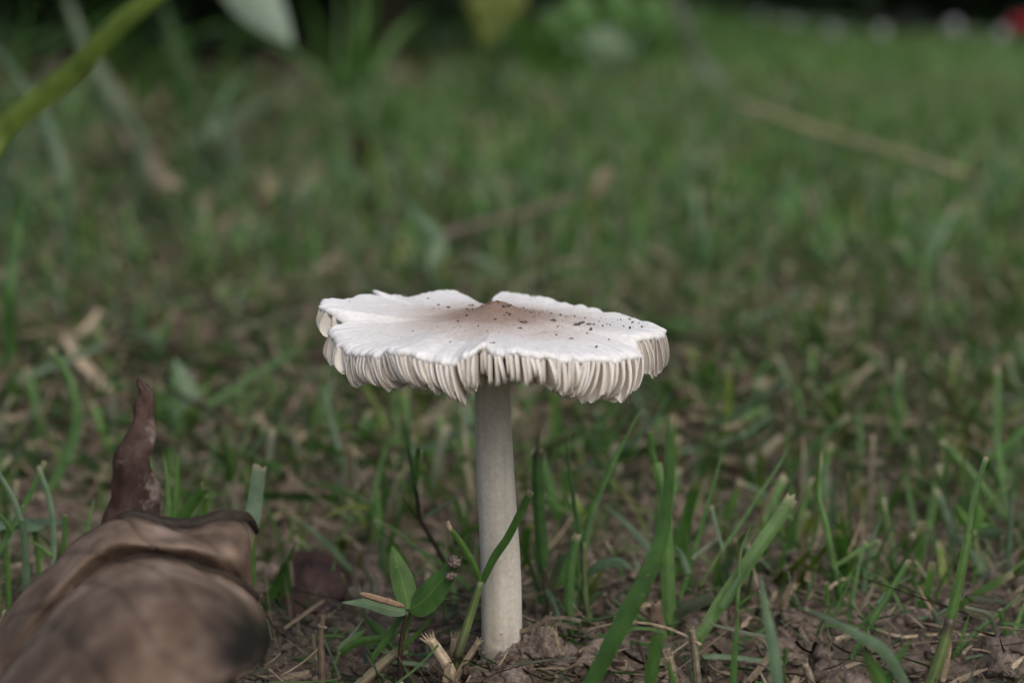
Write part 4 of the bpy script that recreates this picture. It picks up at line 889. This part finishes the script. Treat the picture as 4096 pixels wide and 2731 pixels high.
# near tufts, each a thing with its blades as parts
protos = []
pr = np.random.default_rng(77)
for k in range(10):
    nb = pr.integers(2, 6); e_ = []
    L = pr.uniform(.9, 2.3, nb); Wd = pr.uniform(.09, .24, nb); az = pr.uniform(0, 6.28, nb)
    bl = []
    for i in range(nb):
        V, F, cc, uv = blades(1, np.array([pr.normal(0, .05)]), np.array([pr.normal(0, .05)]), L[i:i + 1], Wd[i:i + 1], np.array([pr.uniform(.05, .7)]), az[i:i + 1], np.array([pr.uniform(-.1, .8)]), gcol(pr, 1, .08), 7, 5, .5, 100 + k * 9 + i, np.array([-.2]), .2)
        bl.append(mesh("blade", V, F, M['grass'], cc, uv))
    protos.append(bl)
pr = np.random.default_rng(5); cnt = 0
NBW = {2: "two bladed", 3: "three bladed", 4: "four bladed", 5: "five bladed"}
def tuft_label(x, y, k):
    where = "behind the curled dead leaf" if x < -3.5 else "behind the mushroom stem" if x < 2 else "behind the slanting mown blades" if x < 5.5 else "behind the soil mound"
    return NBW[len(protos[k])] + " short grass tuft " + ("in the thin grass just " if y < 11 else "in the denser grass well ") + where
while cnt < 150:
    x, y = tufts(pr, 1, 3.4, 24, 1.0, 1); x, y = float(x[0]), float(y[0])
    if -8 < x < -.5 and y < 6 : continue
    t = thing("grass_tuft", tuft_label(x, y, cnt % 10), "grass", (x, y, float(ground_h(x, y))), "short grass tufts behind the mushroom")
    t.rotation_euler.z = pr.uniform(0, 6.28); s = pr.uniform(.7, 1.15); t.scale = (s, s, s)
    for me in protos[cnt % 10]: obj("blade", me, t)
    cnt += 1
def lawn(name, label, n, y0, y1, pw, Lr, Wr, seed, seg, cross, per=4, spread=.35, dry=.1, m=4, bright=1.0, keep=None, dens=None, cut=.5):
    r = np.random.default_rng(seed); x, y = tufts(r, n // per, y0, y1, pw, m)
    k = clear(x, y)
    if keep is not None: k &= keep(x, y)
    if dens is not None: k &= r.uniform(size=len(x)) < dens(x, y)
    x, y = x[k], y[k]; bx = np.repeat(x, per) + r.normal(0, spread, len(x) * per); by = np.repeat(y, per) + r.normal(0, spread, len(x) * per); n = len(bx)
    V, F, cc, uv = blades(n, bx, by, r.uniform(*Lr, n), r.uniform(*Wr, n), np.abs(r.normal(.35, .35, n)), r.uniform(0, 6.28, n), r.uniform(-.2, 1.1, n), gcol(r, n, dry, bright), seg, cross, cut, seed)
    return tag(obj(name, mesh(name, V, F, M['grass'], cc, uv)), label, "grass", None, 'stuff')
def greener(x, y): return np.where(y > 50, np.clip(1 + (x + .02 * (y + 31)) / (.1 * (y + 31)), .2, 1), 1) * np.clip(.55 + .35 * fbm(x / 14 + 2, y / 18, 51) + .25 * np.tanh((x - 2) / 10) + .006 * (y - 20), .12, 1)
lawn("grass", "short sparse grass blades among soil and litter around the mushroom", 8200, 3.2, 45, .8, (.8, 2.2), (.08, .24), 21, 6, 3, 3, .3, .14, 5, dens=greener)
lawn("grass", "fine short grass matted close over the soil", 15000, 1.6, 60, .8, (.4, 1.3), (.03, .1), 26, 4, 3, 4, .25, .22, 5, np.array([1.25, 1.3, 1.3]), dens=lambda x, y: np.clip(.55 + .7 * fbm(x / 6, y / 7, 53), .1, 1), cut=.3)
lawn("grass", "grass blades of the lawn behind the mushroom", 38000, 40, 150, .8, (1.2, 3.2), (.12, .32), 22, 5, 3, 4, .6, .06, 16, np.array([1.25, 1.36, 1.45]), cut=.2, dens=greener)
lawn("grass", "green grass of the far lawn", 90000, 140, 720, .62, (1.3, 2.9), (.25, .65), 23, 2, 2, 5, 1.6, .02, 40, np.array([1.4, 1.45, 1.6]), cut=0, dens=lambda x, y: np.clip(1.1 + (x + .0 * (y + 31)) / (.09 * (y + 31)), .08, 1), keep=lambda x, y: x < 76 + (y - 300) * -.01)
lawn("grass", "short sparse grass in front of the mushroom", 900, -28, -1.3, 1.0, (.5, 1.3), (.08, .2), 24, 5, 3, 3, .3, .12, 6, keep=lambda x, y: ~((np.abs(x + 4.5) < 5) & (y > -10)))
# litter: dry bits lying flat
def litter(name, label, n, y0, y1, Lr, Wr, seed, seg=4, pw=.8, m=4, dark=1.0, zr=.3, ks=('t', 'w', 'n', 'r', 'k'), mt='straw', xs=0):
    r = np.random.default_rng(seed); x, y = tufts(r, n, y0, y1, pw, m); x = x if xs == 0 else -np.abs(x) * 1.0; keys = np.array([GREEN[q] for q in ks])
    c = keys[r.choice(5, n, p=[.26, .1, .3, .14, .2])] * r.uniform(.45, 1.0, (n, 1)) * dark
    off = (np.abs(x + 3.6) < 2.0) & (np.abs(y - 5.6) < 2.6) & (r.uniform(size=n) < .85); z0 = ground_h(x, y) + r.uniform(.0, zr, n) - 1.5 * off
    V, F, cc, uv = blades(n, x, y, r.uniform(*Lr, n), r.uniform(*Wr, n), r.uniform(1.1, 1.75, n), r.uniform(0, 6.28, n), r.uniform(-.9, .9, n), c, seg, 3, .7, seed, z0, .3)
    cc = np.repeat(c, (seg + 1) * 3, 0)
    return tag(obj(name, mesh(name, V, F, M[mt], cc, uv)), label, "litter", None, 'stuff')
litter("dry_litter", "dry straw bits scattered over the soil round the mushroom", 5200, -3, 16, (.12, .9), (.02, .12), 31, 4, 1.0, 2, .9, .45)
litter("green_thatch", "fine short grass bits matted over the soil round the mushroom", 3000, -2, 22, (.2, 1.1), (.02, .09), 37, 4, 1.0, 2, 1.0, .5, ('b', 'e', 'g', 'r', 'l'), 'grass')
litter("dry_litter", "long thin dry grass threads lying on the soil round the mushroom", 700, -2, 22, (.7, 2.4), (.02, .07), 34, 7, 1.0, 2, 1.0, .5)
litter("dry_litter", "dry straw bits scattered among the grass behind", 9500, 12, 60, (.4, 2.0), (.04, .22), 32, zr=.8, dark=.9)
litter("fallen_blades", "grey green fallen grass blades lying among the standing ones", 9500, 10, 130, (.9, 3.2), (.07, .26), 35, 5, .8, 12, 1.2, 1.0, ('b', 'e', 'g', 'r', 'l'), 'grass')
litter("leaf_litter", "brown dead leaves and twigs strewn under the shrubs", 3000, 75, 330, (1.5, 4), (.4, 1.3), 36, 4, .8, 6, .85, .6, xs=-1)
litter("dry_litter", "dry leaves and straw strewn over the far lawn", 5000, 55, 200, (1.2, 4), (.2, .7), 33, 3)
r = np.random.default_rng(41); n = 5000; x, y = tufts(r, n, -3, 14, .9, 0); w = .03 + .2 * r.uniform(size=n) ** 4
a_ = r.uniform(0, 6.28, 160); q_ = .3 + .35 * r.uniform(size=160) ** 1.5; wx = .02 + .07 * r.uniform(size=160) ** 2; ax = .04 + q_ * np.cos(a_); ay = q_ * np.sin(a_)   # soil pushed up round the stem's foot
x = np.append(x, ax); y = np.append(y, ay); w = np.append(w, wx); zz_ = ground_h(x, y) + w * .35; zz_[-160:] += .28 * np.clip((.6 - q_) / .3, 0, 1) * r.uniform(.2, 1, 160)
tag(obj("soil_crumbs", scatter_lumps("soil_crumbs", np.stack([x, y, zz_], -1), w, M['crumb'], 2, 42)), "loose soil crumbs covering the ground round the mushroom", "soil", None, 'stuff')
r = np.random.default_rng(43); n = 3500; x, y = tufts(r, n, 12, 45, .9, 2); w = .06 + .3 * r.uniform(size=n) ** 3
tag(obj("soil_crumbs", scatter_lumps("soil_crumbs", np.stack([x, y, ground_h(x, y) + w * .2], -1), w, M['crumb'], 1, 44)), "coarse soil crumbs among the grass farther back", "soil", None, 'stuff')

# ------------------------------------------------------------------ weeds, shrubs, stones far behind
def leaf_cloud(n, pts, size, r, cols):
    """small folded leaves, 6 vertices each"""
    L = size[:, None]; a = r.uniform(0, 6.28, n); p = r.uniform(-.9, .5, n); T = np.stack([np.cos(a) * np.cos(p), np.sin(a) * np.cos(p), np.sin(p)], -1)
    s = norm(np.cross(T, r.normal(size=(n, 3)))); nn = np.cross(s, T)
    V = np.stack([pts, pts + T * L * .35 + s * L * .25 + nn * L * .06, pts + T * L * .75 + s * L * .18 + nn * L * .04, pts + T * L, pts + T * L * .75 - s * L * .18 + nn * L * .04, pts + T * L * .35 - s * L * .25 + nn * L * .06], 1)
    F0 = np.array([[0, 1, 2, 3], [0, 3, 4, 5]]); F = (F0[None] + (np.arange(n) * 6)[:, None, None]).reshape(-1, 4)
    uv = np.broadcast_to(np.array([[.5, 0], [1, .35], [.9, .75], [.5, 1], [.1, .75], [0, .35]])[None], (n, 6, 2)).reshape(-1, 2)
    return V.reshape(-1, 3), F, np.repeat(cols, 6, 0), uv
m, nt, ns, lk = mat_new("bark"); M['bark'] = m
c = ramp(nt, noise(nt, 60, 5, .7), [(.3, (.05, .04, .032)), (.7, (.14, .11, .085))]); finish(nt, c, .9, .15)
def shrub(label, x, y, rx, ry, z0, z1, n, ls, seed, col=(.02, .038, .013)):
    r = np.random.default_rng(seed); b = np.array([x, y, float(ground_h(x, y))]); t = thing("shrub", label, "shrub", b, "shrubs along the lawn's far edge")
    for k in range(6):
        a = r.uniform(0, 6.28); q = np.array([math.cos(a) * rx * .5, math.sin(a) * ry * .5, (z1 - z0) * .7 + z0]); P = spline([[0, 0, -2], q * np.array([.25, .25, .4]), q], 10)
        Wr = np.linspace(1, .25, 10) * max(.5, rx * .025); qq = np.linspace(0, 6.283, 6, endpoint=False)
        V = (P[:, None] + Wr[:, None, None] * np.stack([np.cos(qq), np.sin(qq), 0 * qq], -1)[None]).reshape(-1, 3)
        obj("trunk" if k == 0 else "branch", mesh("branch", V, [tuple(f) for f in grid_faces(10, 6, True)], M['bark']), t)
    d = norm(r.normal(size=(n, 3))) * r.uniform(.35, 1, (n, 1)) ** .5; cl_ = 1 + .25 * np.sin(d[:, :1] * 7 + seed) * np.sin(d[:, 1:2] * 6)
    if z0 < 5: z0 = -.6 * z1                       # leafy down to the ground
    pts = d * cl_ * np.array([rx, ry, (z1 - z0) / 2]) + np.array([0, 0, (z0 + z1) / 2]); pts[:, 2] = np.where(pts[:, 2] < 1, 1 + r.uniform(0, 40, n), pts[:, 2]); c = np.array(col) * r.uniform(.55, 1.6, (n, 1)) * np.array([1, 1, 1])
    V, F, cc, uv = leaf_cloud(n, pts, r.uniform(.6, 1.3, n) * ls, r, c); obj("crown", mesh("crown", V, F, M['shrub'], cc, uv, False), t); return t
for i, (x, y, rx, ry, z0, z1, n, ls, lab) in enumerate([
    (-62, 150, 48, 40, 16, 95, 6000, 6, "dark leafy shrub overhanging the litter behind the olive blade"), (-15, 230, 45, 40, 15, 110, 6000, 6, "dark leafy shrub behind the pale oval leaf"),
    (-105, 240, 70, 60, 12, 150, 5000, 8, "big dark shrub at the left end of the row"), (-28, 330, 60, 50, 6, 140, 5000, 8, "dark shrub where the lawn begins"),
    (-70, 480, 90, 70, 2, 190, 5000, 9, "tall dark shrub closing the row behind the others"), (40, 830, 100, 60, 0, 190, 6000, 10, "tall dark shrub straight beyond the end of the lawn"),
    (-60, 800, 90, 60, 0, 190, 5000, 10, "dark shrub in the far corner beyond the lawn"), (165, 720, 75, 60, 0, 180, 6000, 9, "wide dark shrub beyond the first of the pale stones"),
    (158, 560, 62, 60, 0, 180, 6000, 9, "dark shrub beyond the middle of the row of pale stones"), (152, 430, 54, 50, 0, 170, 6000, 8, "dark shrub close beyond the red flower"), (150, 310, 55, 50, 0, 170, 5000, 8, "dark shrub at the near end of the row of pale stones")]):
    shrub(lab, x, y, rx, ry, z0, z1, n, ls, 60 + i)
# weeds under the shrubs
def weed(label, x, y, h, nb, wl, seed, col, group="weeds under the shrubs", leaf=False):
    r = np.random.default_rng(seed); b = np.array([x, y, float(ground_h(x, y))]); t = thing("weed", label, "weed", b, group)
    for k in range(nb):
        V, F, cc, uv = blades(1, np.array([r.normal(0, h * .06)]), np.array([r.normal(0, h * .06)]), np.array([h * r.uniform(.6, 1.15)]), np.array([wl * r.uniform(.7, 1.3)]), np.array([r.uniform(.1, .8)]), np.array([r.uniform(0, 6.28)]),
                              np.array([r.uniform(.1, 1.3)]), np.array([GREEN[col]]) * r.uniform(.7, 1.2), 9, 5, 0, seed * 50 + k, np.array([-.3]), .15)
        obj("blade", mesh("blade", V, F, M['grass'], cc, uv), t)
WD = [(-21, 58, 8, 9, .7, 'b'), (-14, 74, 9, 10, .8, 'b'), (-27, 85, 11, 10, .9, 'g'), (-8, 92, 8, 9, .8, 'd'), (-33, 62, 9, 8, .7, 'l'), (-20, 110, 12, 10, 1.1, 'd'), (-2, 118, 9, 9, 1.0, 'b'), (-38, 105, 13, 10, 1.2, 'd'),
      (-12, 140, 12, 10, 1.2, 'g'), (4, 150, 10, 9, 1.2, 'l'), (10, 180, 10, 9, 1.4, 'b'), (-30, 140, 12, 10, 1.2, 'd'), (16, 230, 13, 9, 1.6, 'l'), (2, 205, 13, 10, 1.6, 'g'), (-16, 48, 5, 7, .5, 'l'), (-24, 44, 6, 7, .5, 'g'), (22, 260, 13, 10, 1.7, 'b')]
for i, (x, y, h, nb, wl, col) in enumerate(WD):
    cw = {'b': "grey green", 'g': "mid green", 'd': "dark green", 'l': "bright green"}[col]; sw = "low" if h < 7 else "middling" if h < 10 else "tall arching"
    near = "under the olive blade" if x < -19 and y < 90 else "under the pale oval leaf" if x < -6 and y < 130 else "under the big dark shrubs" if x < -6 else "below the yellow green weed" if x < 6 else "where the lawn begins"
    weed(sw + " clump of " + cw + " weed blades " + near, x, y, h, nb, wl, 300 + i, col)
def leafy_weed(label, root, tipv, leaves, seed):
    b = np.array(root, float); b[2] = float(ground_h(b[0], b[1])); t = thing("weed", label, "weed", b)
    P = spline([b + [0, 0, -.3], b * .5 + np.array(tipv) * .5 + [0, 0, .8], tipv], 14); V, uv = ribbon(P, np.linspace(.3, .12, 14), 5, .4); obj("stalk", mesh("stalk", V - b, grid_faces(14, 5), M['herb'], np.repeat([GREEN['g']], 70, 0), uv), t)
    for (p0, p1, w, col) in leaves:
        p0, p1 = np.array(p0, float), np.array(p1, float); L = spline([p0, (p0 + p1) / 2 + [0, 0, .15], p1], 12); V, uv = ribbon(L, widths('leaf2', 12, w), 5, .12)
        obj("leaf", mesh("leaf", V - b, grid_faces(12, 5), M['herb'], np.repeat([GREEN[col] if isinstance(col, str) else col], 60, 0), uv), t)
Yl = 64
leafy_weed("tall weed with a pale oval leaf hanging down in front of the dark shrub", (-33, Yl + 12, 0), vp(500, -90, Yl), [(vp(500, -90, Yl), vp(672, 104, Yl), 2.1, (.3, .4, .34)), (vp(460, -150, Yl), vp(380, -80, Yl), 1.2, 'b')], 1)
Yl = 95
leafy_weed("weed with yellow green leaves standing before the dark shrubs", (-1, Yl + 3, 0), vp(1125, -60, Yl), [(vp(1150, -30, Yl), vp(1165, 60, Yl), 1.5, (.13, .18, .05)), (vp(1130, 10, Yl), vp(1110, 110, Yl), 1.5, (.15, .2, .05)), (vp(1140, 0, Yl), vp(1090, 60, Yl), 1.4, 'o'), (vp(1125, -20, Yl), vp(1190, 50, Yl), 1.3, 'o'), (vp(1120, 20, Yl), vp(1140, 100, Yl), 1.3, (.13, .18, .05)), (vp(1125, 0, Yl), vp(1070, 20, Yl), 1.2, 'o'), (vp(1160, -20, Yl), vp(1210, 20, Yl), 1.2, 'o')], 2)
Yl = 110
leafy_weed("weed with broad bluish leaves beside the yellow green one", (11, Yl + 3, 0), vp(1400, -40, Yl), [(vp(1340, 90, Yl), vp(1450, 125, Yl), 2.0, 'b'), (vp(1300, 0, Yl), vp(1360, 70, Yl), 2.4, 'g'), (vp(1400, -20, Yl), vp(1450, 70, Yl), 2.2, 'g'), (vp(1250, 30, Yl), vp(1310, 100, Yl), 1.8, 'd'), (vp(1480, -10, Yl), vp(1530, 90, Yl), 2.0, 'g')], 3)
rooted('tall_grass', "green blade slanting beside the olive one at the left edge", "grass", [vp(150, 470, 40), vp(140, 400, 40), vp(110, 290, 41), vp(60, 210, 42), vp(20, 150, 42), vp(-30, 90, 42)], .55, 'taper', 'b')
rooted('tall_grass', "grey green blade rising behind the olive one into the dark", "grass", [vp(330, 330, 60), vp(260, 230, 60), vp(200, 120, 61), vp(160, 20, 62), vp(140, -60, 62)], .85, 'taper', (.12, .17, .11))
rooted('tall_grass', "dark green blade standing at the left edge above the clover", "grass", [vp(20, 800, 18), vp(22, 650, 18), vp(40, 520, 19), vp(50, 430, 19)], .34, 'taper', 'd')
# dead leaves on the litter
for i, (x, y, w, h, lab) in enumerate([(180, 360, 60, 26, "pale tan dead leaf on the litter under the olive blade"), (120, 435, 34, 24, "small ochre dead leaf on the litter near the clover"), (400, 130, 60, 30, "dull brown dead leaf under the dark shrub"),
                                       (1120, 330, 50, 20, "reddish dead leaf in the grass far behind the cap"), (640, 300, 44, 18, "brown dead leaf lying by the grey green fallen blade"), (1480, 270, 60, 18, "small brown dead leaf on the lawn before the grey green bent blade")]):
    lying_leaf("dead_leaf", lab, 'V', [(x + w * math.cos(q), y + h * math.sin(q)) for q in np.linspace(0, 6.28, 9)[:-1]], .3, M['litter_leaf'], .5)
# path edging stones and the red flower beyond the lawn
m, nt, ns, lk = mat_new("pale_stone"); M['stone'] = m
c = ramp(nt, noise(nt, 25, 5, .6), [(.3, (.36, .37, .4)), (.7, (.52, .53, .56))]); finish(nt, c, .85, .2, bump(nt, noise(nt, 60, 5), .5, .003))
for i, (x, y, w, h) in enumerate([(1745, 22, 22, 18), (1790, 30, 20, 16), (1818, 36, 40, 30), (1862, 42, 26, 22), (1912, 58, 36, 34), (1950, 60, 24, 26), (2026, 68, 40, 36), (2066, 70, 20, 18), (2120, 74, 24, 24), (2188, 72, 48, 40), (2240, 84, 26, 24), (2300, 88, 28, 24), (2390, 104, 34, 30), (2450, 112, 30, 28)]):
    q = on_ground('V', x, y + h * .5 + 12); p = q.copy(); p[2] = float(ground_h(p[0], p[1])); k = px_cm('V', p[1]); V, F = lump(3, w * .42 * k, w * .36 * k, h * .66 * k, .22, 1.2, i + 50)
    tag(obj("stone", mesh("stone", V, F, M['stone']), None, p + np.array([0, 0, h * .3 * k])), "pale grey stone in the row edging the far lawn", "stone", "pale stones edging the far lawn")
p = on_ground('V', 2352, 128); b = np.array([p[0], p[1], float(ground_h(p[0], p[1]))]); fl = thing("red_flower", "red flower standing at the lawn's far edge beside the stones", "flower", b)
m, nt, ns, lk = mat_new("red_petal"); c = ramp(nt, noise(nt, 90, 3), [(.3, (.4, .012, .04)), (.7, (.6, .03, .08))]); finish(nt, c, .5, .3, None, .25); M['petal'] = m
P = spline([[0, 0, -.5], [.2, 0, 1.8], [.1, 0, 3.6]], 8); V, uv = ribbon(P, np.full(8, .3), 5, .5); obj("stalk", mesh("stalk", V, grid_faces(8, 5), M['herb'], np.repeat([GREEN['g']], 40, 0), uv), fl)
for k in range(14):
    a = k * 2.4; el = .2 + .9 * (k / 14); d = np.array([math.cos(a) * math.cos(el), math.sin(a) * math.cos(el), math.sin(el)]); L = spline([[0.1, 0, 3.4], np.array([.1, 0, 3.4]) + d * 1.5, np.array([.1, 0, 3.5]) + d * 2.7], 8)
    V, uv = ribbon(L, widths('leaf2', 8, 1.9), 5, .2, 0, np.array([.1, .2, -1.0])); obj("petal", mesh("petal", V, grid_faces(8, 5), M['petal'], None, uv), fl)
